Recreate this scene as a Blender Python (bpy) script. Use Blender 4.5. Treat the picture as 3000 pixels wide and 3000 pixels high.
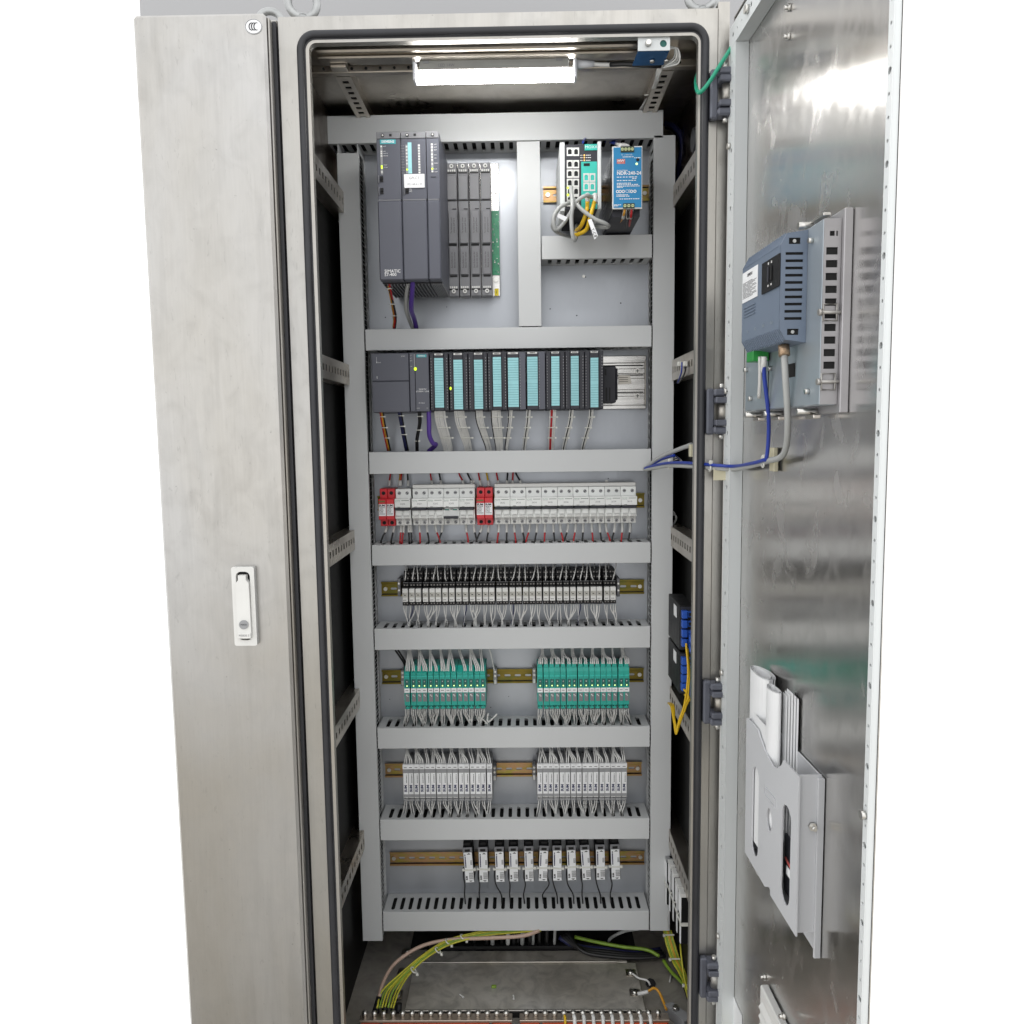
import bpy, bmesh, math, random
from mathutils import Vector, Matrix
from mathutils.geometry import tessellate_polygon
for o in list(bpy.data.objects): bpy.data.objects.remove(o)
SC = bpy.context.scene
COL = SC.collection
rnd = random.Random(7)

# ------------------------------------------------------------------ camera
CY, CZ = -1.495, 1.363                      # camera 1.5 m in front of the frame, 1.36 m high
FPX = 2346.0 / 3000.0                       # focal length in picture widths
PIT, YAW, ROL = [math.radians(a) for a in (5.719, 0.806, 0.733)]
fw = Vector((-math.sin(YAW) * math.cos(PIT), math.cos(YAW) * math.cos(PIT), -math.sin(PIT)))
rt = Vector((math.cos(YAW), math.sin(YAW), 0))
dn = fw.cross(rt)
RT = math.cos(ROL) * rt + math.sin(ROL) * dn
DN = -math.sin(ROL) * rt + math.cos(ROL) * dn
cam_d = bpy.data.cameras.new('camera')
cam_d.sensor_width = 36.0
cam_d.lens = 36.0 * FPX
cam_d.clip_start = 0.02
cam_d.clip_end = 100.0
cam = bpy.data.objects.new('camera', cam_d)
COL.objects.link(cam)
m = Matrix((RT, -DN, -fw)).transposed().to_4x4()
m.translation = (0, CY, CZ)
cam.matrix_world = m
SC.camera = cam

# ------------------------------------------------------------------ world, added fill lamp, exposure
world = bpy.data.worlds.new('World')
SC.world = world
world.use_nodes = True
bg = world.node_tree.nodes['Background']
bg.inputs['Color'].default_value = (1.0, 1.0, 1.0, 1)
bg.inputs['Strength'].default_value = 1.5

def area_light(name, loc, rot, sx, sy, power, color=(1, 1, 1)):
    l = bpy.data.lights.new(name, 'AREA')
    l.shape = 'RECTANGLE'; l.size = sx; l.size_y = sy; l.energy = power; l.color = color
    o = bpy.data.objects.new(name, l); COL.objects.link(o)
    o.location = loc; o.rotation_euler = rot
    return o
area_light('added_top_fill', (0.15, -2.1, 3.0), (math.radians(32), 0, 0), 1.6, 0.5, 3, (1.0, 0.98, 0.95))  # unseen fill lamp, put in for more light from above

SC.view_settings.view_transform = 'Standard'
SC.view_settings.look = 'None'
SC.view_settings.exposure = 0.0
SC.view_settings.gamma = 1.0
SC.view_settings.use_curve_mapping = False
SC.cycles.use_denoising = True
SC.cycles.max_bounces = 8
SC.cycles.caustics_reflective = False
SC.cycles.caustics_refractive = False

# ------------------------------------------------------------------ measuring: a picture point on the plane Y
def nrm(px, py):
    d = RT * ((px - 1500) / 2346.0) + DN * ((py - 1500) / 2346.0) + fw
    return d.x / d.y, d.z / d.y
def at(px, py, Y):
    a, b = nrm(px, py); D = Y - CY
    return Vector((a * D, Y, CZ + b * D))
def rect(x0, y0, x1, y1, Y):
    xm, ym = (x0 + x1) / 2, (y0 + y1) / 2
    return at(x0, ym, Y).x, at(x1, ym, Y).x, at(xm, y1, Y).z, at(xm, y0, Y).z

# ------------------------------------------------------------------ mesh building
class MB:
    def __init__(s): s.v = []; s.f = []; s.sm = []
    def add(s, vs, fs, smooth=False):
        n = len(s.v); s.v += [tuple(p) for p in vs]
        for f in fs: s.f.append([i + n for i in f]); s.sm.append(smooth)
        return s
    def box(s, x0, x1, y0, y1, z0, z1, c=0.0):
        if x0 > x1: x0, x1 = x1, x0
        if y0 > y1: y0, y1 = y1, y0
        if z0 > z1: z0, z1 = z1, z0
        c = min(c, (x1 - x0) * .45, (y1 - y0) * .45, (z1 - z0) * .45)
        if c <= 0:
            vs = [(x, y, z) for x in (x0, x1) for y in (y0, y1) for z in (z0, z1)]
            return s.add(vs, [(0, 1, 3, 2), (4, 6, 7, 5), (0, 4, 5, 1), (2, 3, 7, 6), (0, 2, 6, 4), (1, 5, 7, 3)])
        vs = []; idx = {}
        for i, (x, dx) in enumerate(((x0, 1), (x1, -1))):
            for j, (y, dy) in enumerate(((y0, 1), (y1, -1))):
                for k, (z, dz) in enumerate(((z0, 1), (z1, -1))):
                    b = len(vs); idx[i, j, k] = b
                    vs += [(x, y + dy * c, z + dz * c), (x + dx * c, y, z + dz * c), (x + dx * c, y + dy * c, z)]
        I = lambda i, j, k, a: idx[i, j, k] + a
        fs = []
        for i in (0, 1):
            q = [I(i, 0, 0, 0), I(i, 0, 1, 0), I(i, 1, 1, 0), I(i, 1, 0, 0)]; fs.append(q if i == 0 else q[::-1])
            q = [I(0, i, 0, 1), I(1, i, 0, 1), I(1, i, 1, 1), I(0, i, 1, 1)]; fs.append(q if i == 0 else q[::-1])
            q = [I(0, 0, i, 2), I(0, 1, i, 2), I(1, 1, i, 2), I(1, 0, i, 2)]; fs.append(q if i == 0 else q[::-1])
        for a in (0, 1):
            for b in (0, 1):
                q = [I(0, a, b, 1), I(0, a, b, 2), I(1, a, b, 2), I(1, a, b, 1)]; fs.append(q)
                q = [I(a, 0, b, 0), I(a, 0, b, 2), I(a, 1, b, 2), I(a, 1, b, 0)]; fs.append(q)
                q = [I(a, b, 0, 0), I(a, b, 0, 1), I(a, b, 1, 1), I(a, b, 1, 0)]; fs.append(q)
        for k in idx: fs.append([idx[k], idx[k] + 1, idx[k] + 2])
        return s.add(vs, fs)
    def tube(s, pts, r, n=6, closed=False, cap=True):
        pts = [Vector(p) for p in pts]; N = len(pts); vs = []; up = None
        rr = r if isinstance(r, (list, tuple)) else [r] * N
        for i, p in enumerate(pts):
            a = pts[i - 1] if (i > 0 or closed) else p
            b = pts[(i + 1) % N] if (i < N - 1 or closed) else p
            t = (b - a)
            t = t.normalized() if t.length > 1e-9 else Vector((0, 0, 1))
            if up is None:
                up = Vector((0, 0, 1)) if abs(t.z) < .9 else Vector((1, 0, 0))
            x = t.cross(up)
            if x.length < 1e-6: x = t.orthogonal()
            x.normalize(); y = x.cross(t); up = y
            for k in range(n):
                an = 2 * math.pi * k / n
                vs.append(p + (x * math.cos(an) + y * math.sin(an)) * rr[i])
        fs = []
        for i in range(N if closed else N - 1):
            j = (i + 1) % N
            for k in range(n):
                k2 = (k + 1) % n
                fs.append((i * n + k, i * n + k2, j * n + k2, j * n + k))
        s.add(vs, fs, True)
        if cap and not closed:
            b = len(s.v) - len(vs)
            s.f.append([b + k for k in range(n)][::-1]); s.sm.append(False)
            s.f.append([b + (N - 1) * n + k for k in range(n)]); s.sm.append(False)
        return s
    def cyl(s, p0, p1, r, n=12, r1=None):
        return s.tube([p0, p1], [r, r if r1 is None else r1], n)
    def ball(s, c, r, n=8, sx=1, sy=1, sz=1):
        vs = []; fs = []; m_ = n // 2
        for i in range(m_ + 1):
            th = math.pi * i / m_
            for k in range(n):
                ph = 2 * math.pi * k / n
                vs.append((c[0] + r * sx * math.sin(th) * math.cos(ph), c[1] + r * sy * math.sin(th) * math.sin(ph), c[2] + r * sz * math.cos(th)))
        for i in range(m_):
            for k in range(n):
                k2 = (k + 1) % n
                fs.append((i * n + k, (i + 1) * n + k, (i + 1) * n + k2, i * n + k2))
        return s.add(vs, fs, True)
    def plate(s, outer, holes, fn0, fn1):
        """flat plate with holes: 2-D loops mapped to its front by fn0 and its back by fn1"""
        loops = [outer] + list(holes)
        tris = tessellate_polygon([[Vector((p[0], p[1], 0)) for p in l] for l in loops])
        flat = [p for l in loops for p in l]; N = len(flat)
        vs = [fn0(*p) for p in flat] + [fn1(*p) for p in flat]
        fs = [tuple(t) for t in tris] + [tuple(i + N for i in t[::-1]) for t in tris]
        b = 0
        for l in loops:
            L = len(l)
            for i in range(L):
                j = (i + 1) % L
                fs.append((b + i, b + j, N + b + j, N + b + i))
            b += L
        return s.add(vs, fs)
    def prism(s, pts, fn0, fn1): return s.plate(pts, [], fn0, fn1)

OFF = {}
def mesh_of(mb, name, mat, off=None):
    me = bpy.data.meshes.new(name)
    v = mb.v if off is None else [(a[0] - off[0], a[1] - off[1], a[2] - off[2]) for a in mb.v]
    me.from_pydata(v, [], mb.f)
    me.polygons.foreach_set('use_smooth', mb.sm)
    bm = bmesh.new(); bm.from_mesh(me)
    bmesh.ops.recalc_face_normals(bm, faces=bm.faces)
    bm.to_mesh(me); bm.free()
    if mat: me.materials.append(mat)
    return me
def part(name, mb, mat, parent=None):
    """one mesh object; with a parent it becomes that thing's part (vertices given in the parent's building space)"""
    off = OFF.get(parent.name) if parent else None
    o = bpy.data.objects.new(name, mesh_of(mb, name, mat, off)); COL.objects.link(o)
    if parent:
        o.parent = parent
        if off is not None: OFF[o.name] = off
    return o
def share(name, me, parent, loc=(0, 0, 0), rot=(0, 0, 0), scale=None):
    o = bpy.data.objects.new(name, me); COL.objects.link(o); o.parent = parent
    o.location = loc; o.rotation_euler = rot
    if scale: o.scale = scale
    return o
def tag(o, label, cat, group=None, kind=None):
    o['label'] = label
    if cat: o['category'] = cat
    if group: o['group'] = group
    if kind: o['kind'] = kind
    return o
def thing(name, label, cat, loc=(0, 0, 0), group=None, world_space=True, parent=None):
    o = bpy.data.objects.new(name, None); COL.objects.link(o)
    o.empty_display_size = 0.02
    o.location = loc
    if world_space: OFF[o.name] = Vector(loc)
    if label: tag(o, label, cat, group)
    if parent: o.parent = parent
    return o
def clone(o, parent=None):
    c = o.copy(); COL.objects.link(c); c.parent = parent
    for ch in o.children: clone(ch, c)
    return c
ORD = ('first second third fourth fifth sixth seventh eighth ninth tenth eleventh twelfth thirteenth fourteenth fifteenth sixteenth '
       'seventeenth eighteenth nineteenth twentieth').split()
def ordinal(i):
    return ORD[i]

def smooth_path(pts, seg=6):
    pts = [Vector(p) for p in pts]
    if len(pts) < 3: return pts
    out = []
    P = [pts[0] * 2 - pts[1]] + pts + [pts[-1] * 2 - pts[-2]]
    for i in range(1, len(P) - 2):
        a, b, c, d = P[i - 1:i + 3]
        for k in range(seg):
            t = k / seg
            out.append(.5 * ((2 * b) + (-a + c) * t + (2 * a - 5 * b + 4 * c - d) * t * t + (-a + 3 * b - 3 * c + d) * t ** 3))
    out.append(pts[-1])
    return out
def wire(name, pts, r, mat, parent=None, seg=5, n=6):
    return part(name, MB().tube(smooth_path(pts, seg), r, n), mat, parent)
def rrect(x0, x1, z0, z1, r, k=6):
    out = []
    for cx, cz, a0 in ((x1 - r, z1 - r, 0), (x0 + r, z1 - r, 90), (x0 + r, z0 + r, 180), (x1 - r, z0 + r, 270)):
        for i in range(k + 1):
            a = math.radians(a0 + 90 * i / k)
            out.append((cx + r * math.cos(a), cz + r * math.sin(a)))
    return out
def circ(cx, cz, r, n=12, sz=1.0):
    return [(cx + r * math.cos(2 * math.pi * i / n), cz + r * sz * math.sin(2 * math.pi * i / n)) for i in range(n)]
def XZ(y): return lambda a, b: (a, y, b)
def YZ(x): return lambda a, b: (x, a, b)
def XY(z): return lambda a, b: (a, b, z)

_txt = {}
def text_mesh(body, size, mat, ax='CENTER', sx=1.0, bold=0.0):
    key = (body, round(size, 5), mat.name, ax, sx, bold)
    if key in _txt: return _txt[key]
    cu = bpy.data.curves.new('lettering', 'FONT')
    cu.body = body; cu.size = size; cu.align_x = ax; cu.align_y = 'CENTER'; cu.resolution_u = 2
    cu.offset = bold
    o = bpy.data.objects.new('lettering_source', cu); COL.objects.link(o)
    bpy.context.view_layer.update()
    me = bpy.data.meshes.new_from_object(o.evaluated_get(bpy.context.evaluated_depsgraph_get()))
    me.name = 'lettering'
    for v in me.vertices: v.co.x *= sx
    bpy.data.objects.remove(o); bpy.data.curves.remove(cu)
    me.materials.clear(); me.materials.append(mat)
    _txt[key] = me
    return me
def letters(body, size, mat, parent, pos, ax='CENTER', sx=1.0, rot=(math.pi / 2, 0, 0), bold=0.0, name='lettering'):
    off = OFF.get(parent.name)
    p = Vector(pos) - (off if off is not None else Vector((0, 0, 0)))
    o = share(name, text_mesh(body, size, mat, ax, sx, bold), parent, p, rot)
    if off is not None: OFF[o.name] = off
    return o

# ------------------------------------------------------------------ materials
def M_(name, col, rough=.5, metal=0., var=.06, vs=30., bump=0., bs=200., spec=.5, emit=None, es=0., stretch=None, rvar=.1, coat=0., each=0.):
    m = bpy.data.materials.new(name); m.use_nodes = True
    nt = m.node_tree; nd = nt.nodes; ln = nt.links
    b = nd['Principled BSDF']
    tc = nd.new('ShaderNodeTexCoord'); mp = nd.new('ShaderNodeMapping')
    ln.new(tc.outputs['Object'], mp.inputs['Vector'])
    if stretch: mp.inputs['Scale'].default_value = stretch
    nz = nd.new('ShaderNodeTexNoise'); nz.inputs['Scale'].default_value = vs; nz.inputs['Detail'].default_value = 5
    ln.new(mp.outputs['Vector'], nz.inputs['Vector'])
    rp = nd.new('ShaderNodeMapRange'); rp.inputs[1].default_value = .3; rp.inputs[2].default_value = .7
    rp.inputs[3].default_value = 1 - var; rp.inputs[4].default_value = 1 + var
    ln.new(nz.outputs['Fac'], rp.inputs[0])
    mx = nd.new('ShaderNodeVectorMath'); mx.operation = 'SCALE'
    mx.inputs[0].default_value = col[:3]
    if each:                                   # every piece a slightly different tone
        oi = nd.new('ShaderNodeObjectInfo'); er = nd.new('ShaderNodeMapRange'); er.inputs[3].default_value = 1 - each; er.inputs[4].default_value = 1 + each
        ln.new(oi.outputs['Random'], er.inputs[0])
        em = nd.new('ShaderNodeMath'); em.operation = 'MULTIPLY'; ln.new(rp.outputs[0], em.inputs[0]); ln.new(er.outputs[0], em.inputs[1])
        ln.new(em.outputs[0], mx.inputs['Scale'])
    else: ln.new(rp.outputs[0], mx.inputs['Scale'])
    ln.new(mx.outputs[0], b.inputs['Base Color'])
    rr = nd.new('ShaderNodeMapRange'); rr.inputs[1].default_value = .3; rr.inputs[2].default_value = .7
    rr.inputs[3].default_value = max(.03, rough * (1 - rvar)); rr.inputs[4].default_value = min(1, rough * (1 + rvar))
    ln.new(nz.outputs['Fac'], rr.inputs[0]); ln.new(rr.outputs[0], b.inputs['Roughness'])
    b.inputs['Metallic'].default_value = metal
    b.inputs['Specular IOR Level'].default_value = spec
    b.inputs['Coat Weight'].default_value = coat
    if bump:
        n2 = nd.new('ShaderNodeTexNoise'); n2.inputs['Scale'].default_value = bs; n2.inputs['Detail'].default_value = 3
        ln.new(mp.outputs['Vector'], n2.inputs['Vector'])
        bp = nd.new('ShaderNodeBump'); bp.inputs['Strength'].default_value = bump; bp.inputs['Distance'].default_value = .002
        ln.new(n2.outputs['Fac'], bp.inputs['Height']); ln.new(bp.outputs['Normal'], b.inputs['Normal'])
    if emit:
        b.inputs['Emission Color'].default_value = (*emit, 1); b.inputs['Emission Strength'].default_value = es
    return m

def steel(name, col, rough, blotch, bump, smear=.0, grain=(60, 60, 3), anis=0., metal=1., speck=.72, warm=(.965, .90), drip=0.):
    """stainless sheet: wipe marks, handling stains, faint dents and grain"""
    m = bpy.data.materials.new(name); m.use_nodes = True
    nt = m.node_tree; nd = nt.nodes; ln = nt.links; b = nd['Principled BSDF']
    b.inputs['Metallic'].default_value = metal
    tc = nd.new('ShaderNodeTexCoord')
    def noise(scale, det, stretch=(1, 1, 1), dist=0.):
        mp = nd.new('ShaderNodeMapping'); mp.inputs['Scale'].default_value = stretch
        ln.new(tc.outputs['Object'], mp.inputs['Vector'])
        z = nd.new('ShaderNodeTexNoise'); z.inputs['Scale'].default_value = scale; z.inputs['Detail'].default_value = det
        z.inputs['Distortion'].default_value = dist
        ln.new(mp.outputs['Vector'], z.inputs['Vector']); return z
    def rng(src, a, b_, c, d):
        r = nd.new('ShaderNodeMapRange'); r.inputs[1].default_value = a; r.inputs[2].default_value = b_
        r.inputs[3].default_value = c; r.inputs[4].default_value = d
        ln.new(src, r.inputs[0]); return r.outputs[0]
    def mul(a, b_):
        x = nd.new('ShaderNodeMath'); x.operation = 'MULTIPLY'; ln.new(a, x.inputs[0]); ln.new(b_, x.inputs[1]); return x.outputs[0]
    n1 = noise(3.2, 6, (1, 1, .55), .6)       # big wiped blotches
    n2 = noise(22, 4, (1, 1, .7), 1.2)        # smears
    n3 = noise(260, 2, (grain[0] / 60, grain[1] / 60, grain[2] / 60))
    n4 = noise(95, 2)                          # specks
    k = mul(rng(n1.outputs['Fac'], .35, .65, 1 - blotch, 1 + blotch * .4), rng(n2.outputs['Fac'], .4, .75, 1, 1 - smear))
    k = mul(k, rng(n3.outputs['Fac'], .3, .7, .975, 1.02))
    k = mul(k, rng(n4.outputs['Fac'], .76, .80, 1, speck))
    if drip:
        n5 = noise(40, 3, (1, 1, .06), .3); n6 = noise(9, 3, (1, 1, .35))
        k = mul(k, rng(mul(rng(n5.outputs['Fac'], .50, .62, 0, 1), rng(n6.outputs['Fac'], .45, .62, 0, 1)), 0, 1, 1, 1 - drip * 1.6))
        n7 = noise(170, 1, (1, 1, .22), 1.5)
        k = mul(k, rng(n7.outputs['Fac'], .70, .74, 1, 1 - drip * 2.2))
    tint = nd.new('ShaderNodeMix'); tint.data_type = 'RGBA'
    tint.inputs[6].default_value = (*col, 1); tint.inputs[7].default_value = (col[0] * 1.0, col[1] * warm[0], col[2] * warm[1], 1)
    ln.new(rng(n1.outputs['Fac'], .4, .62, 1, 0), tint.inputs[0])
    sc = nd.new('ShaderNodeVectorMath'); sc.operation = 'SCALE'
    ln.new(tint.outputs[2], sc.inputs[0]); ln.new(k, sc.inputs['Scale'])
    ln.new(sc.outputs[0], b.inputs['Base Color'])
    rgh = nd.new('ShaderNodeMath'); rgh.operation = 'ADD'
    ln.new(rng(n1.outputs['Fac'], .3, .7, rough * .8, rough * 1.15), rgh.inputs[0])
    ln.new(rng(n2.outputs['Fac'], .45, .8, 0, .12), rgh.inputs[1])
    ln.new(rgh.outputs[0], b.inputs['Roughness'])
    if anis:
        b.inputs['Anisotropic'].default_value = anis
        cb = nd.new('ShaderNodeCombineXYZ'); cb.inputs[0].default_value = 1.0
        vt = nd.new('ShaderNodeVectorTransform'); vt.vector_type = 'VECTOR'; vt.convert_from = 'OBJECT'; vt.convert_to = 'WORLD'
        ln.new(cb.outputs[0], vt.inputs[0]); ln.new(vt.outputs[0], b.inputs['Tangent'])
    bp = nd.new('ShaderNodeBump'); bp.inputs['Strength'].default_value = bump; bp.inputs['Distance'].default_value = .004
    ad = nd.new('ShaderNodeMath'); ad.operation = 'ADD'
    ln.new(n1.outputs['Fac'], ad.inputs[0]); ln.new(rng(n2.outputs['Fac'], 0, 1, 0, .22), ad.inputs[1])
    ln.new(ad.outputs[0], bp.inputs['Height']); ln.new(bp.outputs['Normal'], b.inputs['Normal'])
    return m

def passivated(name, tones):
    """yellow-chromated DIN rail with the usual green, gold and pink bloom"""
    m = bpy.data.materials.new(name); m.use_nodes = True
    nt = m.node_tree; nd = nt.nodes; ln = nt.links; b = nd['Principled BSDF']
    tc = nd.new('ShaderNodeTexCoord'); mp = nd.new('ShaderNodeMapping')
    mp.inputs['Scale'].default_value = (6, 1, 26)
    nz = nd.new('ShaderNodeTexNoise'); nz.inputs['Scale'].default_value = 2.2; nz.inputs['Detail'].default_value = 3; nz.inputs['Distortion'].default_value = .5
    cr = nd.new('ShaderNodeValToRGB'); el = cr.color_ramp.elements
    el[0].position = .25; el[0].color = tones[0]; el[1].position = .8; el[1].color = tones[4]
    for p, c in ((.40, tones[1]), (.52, tones[2]), (.64, tones[3])):
        e = el.new(p); e.color = c
    ln.new(tc.outputs['Object'], mp.inputs['Vector']); ln.new(mp.outputs['Vector'], nz.inputs['Vector'])
    ln.new(nz.outputs['Fac'], cr.inputs['Fac']); ln.new(cr.outputs['Color'], b.inputs['Base Color'])
    b.inputs['Metallic'].default_value = .85; b.inputs['Roughness'].default_value = .33
    return m

steel_front = steel('stainless_front', (.476, .470, .459), .35, .07, .07, .07, warm=(.978, .935), drip=.045)
steel_frame = steel('stainless_frame', (.445, .437, .42), .36, .05, .04, .05, warm=(.985, .95), drip=.06)
steel_lip = steel('stainless_polished_edge', (.46, .45, .43), .46, .04, .02)
steel_door = steel('stainless_door_inside', (.74, .73, .72), .215, .03, .003, .02, anis=.80, speck=.96, warm=(.99, .97))
steel_in = steel('stainless_inside', (.50, .47, .43), .30, .18, .06, .12)
steel_floor = steel('stainless_floor', (.42, .40, .37), .55, .22, .22, .25, metal=.45)
steel_gland = steel('stainless_gland_plate', (.74, .72, .68), .44, .22, .40, .40, metal=.6)
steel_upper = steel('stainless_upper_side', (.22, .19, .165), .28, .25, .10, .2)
steel_rail = steel('stainless_rail', (.62, .58, .53), .30, .14, .05, .08)
alu = M_('raw_aluminium', (.60, .59, .57), .26, 1., .16, 6, .06, 40, stretch=(1.2, 1, 20))
galv = M_('galvanised_mounting_plate', (.40, .42, .452), .38, .62, .13, 7, .10, 90, rvar=.3, stretch=(1, 1, .5))
side_shade = M_('side_void_shade', (.006, .006, .006), .5, 0, .3, 6, spec=.15)  # near-black colour stands in for the unlit void at both sides
rail_olive = passivated('olive_chromated_rail', ((.055, .06, .012, 1), (.15, .12, .022, 1), (.20, .15, .03, 1), (.13, .13, .03, 1), (.20, .10, .03, 1)))
rail_rose = passivated('rose_chromated_rail', ((.26, .22, .05, 1), (.36, .25, .08, 1), (.42, .25, .14, 1), (.36, .31, .07, 1), (.40, .18, .12, 1)))
duct_m = M_('grey_duct_plastic', (.595, .61, .615), .48, 0, .045, 3, .03, 120, each=.03)
lgrey = M_('light_grey_powder_coat', (.70, .73, .735), .42, 0, .02, 8, .03, 400)
pocket_m = M_('grey_pocket_plastic', (.56, .57, .59), .45, 0, .02, 5)
rubber = M_('black_gasket_rubber', (.022, .023, .028), .42, 0, .2, 20)
black_pl = M_('black_plastic', (.008, .008, .009), .45, 0, .15, 40, spec=.3)
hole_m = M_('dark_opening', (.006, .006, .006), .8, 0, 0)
anth = M_('anthracite_plastic', (.098, .103, .128), .45, 0, .05, 12, .03, 500, spec=.4)
anth_d = M_('dark_anthracite_plastic', (.034, .035, .044), .48, 0, .06, 20, .03, 500, spec=.35)
anth_g = M_('mid_grey_module_plastic', (.19, .192, .205), .45, 0, .05, 20)
white_pl = M_('white_breaker_plastic', (.80, .815, .80), .38, 0, .02, 20, each=.06)
offw = M_('off_white_plastic', (.70, .70, .68), .42, 0, .03, 20, each=.06)
paper = M_('white_paper', (.82, .83, .84), .75, 0, .02, 30, each=.06)
red_pl = M_('red_surge_plastic', (.60, .018, .028), .38, 0, .06, 30, each=.06)
teal = M_('turquoise_plastic', (.012, .36, .29), .36, 0, .06, 30, each=.06)
teal_d = M_('dark_green_recess', (.012, .12, .10), .5, 0, .08, 30)
grey_pl = M_('grey_barrier_plastic', (.30, .305, .315), .45, 0, .04, 20, each=.06)
cyan_lab = M_('pale_cyan_label', (.33, .66, .70), .5, 0, .05, 60, each=.06)
cyan_d = M_('cyan_label_line', (.09, .27, .31), .6, 0, 0)
brandc = M_('turquoise_brand_plate', (.05, .40, .44), .5, 0, 0)
switch_g = M_('switch_turquoise', (.03, .50, .42), .4, 0, .03, 30)
blue_face = M_('blue_power_supply_face', (.006, .215, .46), .42, 0, .03, 30)
hmi_blue = M_('blue_grey_panel_plastic', (.15, .19, .255), .42, 0, .04, 12, .05, 500)
hmi_metal = M_('panel_zinc_plate', (.40, .45, .49), .38, .55, .06, 10)
hmi_steel = M_('panel_grey_steel', (.42, .41, .42), .40, .6, .08, 14)
hinge_m = M_('die_cast_hinge', (.115, .122, .15), .45, .3, .12, 40, .12, 150)
screw_m = M_('zinc_screw', (.62, .61, .58), .30, 1., .1, 60)
eye_m = M_('cast_lifting_eye', (.42, .43, .43), .45, .9, .15, 40, .2, 120)
ink = M_('black_print', (.02, .02, .025), .6, 0, 0)
inkg = M_('grey_print', (.22, .22, .23), .6, 0, 0)
inkw = M_('white_print', (.80, .80, .80), .6, 0, 0)
inkb = M_('blue_print', (.02, .025, .09), .6, 0, 0)
inkr = M_('red_print', (.55, .10, .09), .6, 0, 0)
w_white = M_('white_wire', (.74, .74, .72), .42, 0, .04, 50, each=.06)
w_grey = M_('grey_cable', (.42, .43, .42), .42, 0, .04, 30)
w_black = M_('black_wire', (.012, .012, .013), .4, 0, .1, 50)
w_red = M_('red_wire', (.50, .022, .028), .4, 0, .08, 50)
w_blue = M_('blue_wire', (.018, .045, .32), .4, 0, .08, 50)
w_dblue = M_('dark_blue_wire', (.018, .022, .085), .4, 0, .08, 50)
w_purple = M_('violet_cable', (.095, .045, .30), .4, 0, .06, 30)
w_yellow = M_('yellow_cable', (.72, .46, .015), .4, 0, .05, 30)
w_orange = M_('orange_wire', (.62, .30, .03), .4, 0, .05, 30)
w_green = M_('green_wire', (.02, .34, .20), .4, 0, .06, 30)
w_pink = M_('clear_braid_cable', (.46, .33, .26), .4, 0, .1, 300)
w_pe = M_('green_yellow_wire', (.48, .46, .035), .4, 0, .18, 90)
w_gpe = M_('green_stripe_wire', (.22, .36, .04), .4, 0, .15, 90)
tie_m = M_('nylon_tie', (.68, .68, .63), .35, 0, .03, 30)
tape_m = M_('cream_tape', (.62, .58, .42), .6, 0, .04, 30)
copper = M_('tinned_busbar', (.50, .43, .37), .34, 1., .12, 20)
orange_i = M_('orange_insulator', (.72, .12, .035), .45, 0, .05, 30)
greenc = M_('green_connector', (.02, .26, .045), .4, 0, .05, 30)
pcb = M_('green_circuit_board', (.035, .24, .125), .4, 0, .22, 60, .1, 200)
blue_sc = M_('blue_fibre_connector', (.025, .10, .48), .4, 0, .06, 40)
lcd_y = M_('yellow_sticker', (.78, .62, .02), .5, 0, 0)
film_b = M_('blue_protective_film', (.035, .12, .28), .28, .5, .05, 20)
led_y = M_('yellow_green_led', (.6, .8, .05), .4, 0, 0, emit=(.62, .95, .02), es=1.3)
led_g = M_('green_led', (.5, .8, .3), .4, 0, 0, emit=(.72, 1., .35), es=1.5)
led_o = M_('amber_led', (.8, .4, .1), .4, 0, 0, emit=(1, .55, .15), es=1.2)
tube_m = M_('lit_lamp_diffuser', (.9, .9, .9), .5, 0, 0, emit=(1, .985, .96), es=33.)
clear_pl = M_('clear_end_cap', (.78, .80, .84), .25, 0, .02, 20)
floor_m = M_('concrete_floor', (.50, .475, .43), .5, 0, .12, 2)
wall_m = M_('painted_wall', (.40, .402, .41), .7, 0, .02, 1.2)

# ================================================================== setting
tag(part('floor', MB().box(-3, 3, -4.5, -.06, -.06, 0), floor_m), 'grey concrete floor in front of the cabinets', None, kind='structure')
tag(part('wall', MB().box(-1.02, .72, .78, .84, 0, 2.9), wall_m), 'plain light grey wall behind the cabinets', None, kind='structure')

# ================================================================== open control cabinet
XL, XR, ZT = -.4253, .3745, 2.100           # outer width and top of the open cabinet
YP, YD = .400, .318                         # mounting plate face, duct cover face
cab = thing('control_cabinet', 'open stainless steel control cabinet with black door gasket and lit interior', 'cabinet', (-.025, .3, 0))
gx0, gx1, gz0, gz1 = -.3925, .3375, .075, 2.0745     # outer edge of the gasket
# front frame: sheet with a rounded opening
part('front_frame', MB().plate([(XL, 0), (.3528, 0), (.3528, ZT), (XL, ZT)], [rrect(gx0 + .004, gx1 - .004, gz0 + .004, gz1 - .004, .028)], XZ(0), XZ(.003)), steel_frame, cab)
part('outer_flange', MB().box(.3534, XR, .0015, .02, 0, ZT + .012, .001), steel_frame, cab)
part('side_skin', MB().box(XL, XL + .0015, .0032, .6, 0, ZT - .0015).box(XR - .0015, XR, .0205, .6, 0, ZT - .0015), steel_frame, cab)
part('top_panel', MB().box(XL, XR, .0032, .6, ZT - .0012, ZT), steel_frame, cab)
def ring(x0, x1, z0, z1, r, y, rad, n=8, ys=1.0):
    mb = MB().tube([(a, y, b) for a, b in rrect(x0, x1, z0, z1, r, 8)], rad, n, closed=True)
    return mb
g = ring(gx0 + .0065, gx1 - .0065, gz0 + .0065, gz1 - .0065, .026, -.004, .0068)
part('gasket', g, rubber, cab)
g = ring(gx0 + .0125, gx1 - .0125, gz0 + .0125, gz1 - .0125, .021, -.0005, .0035)
part('gasket_inner_bead', g, rubber, cab)
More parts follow.
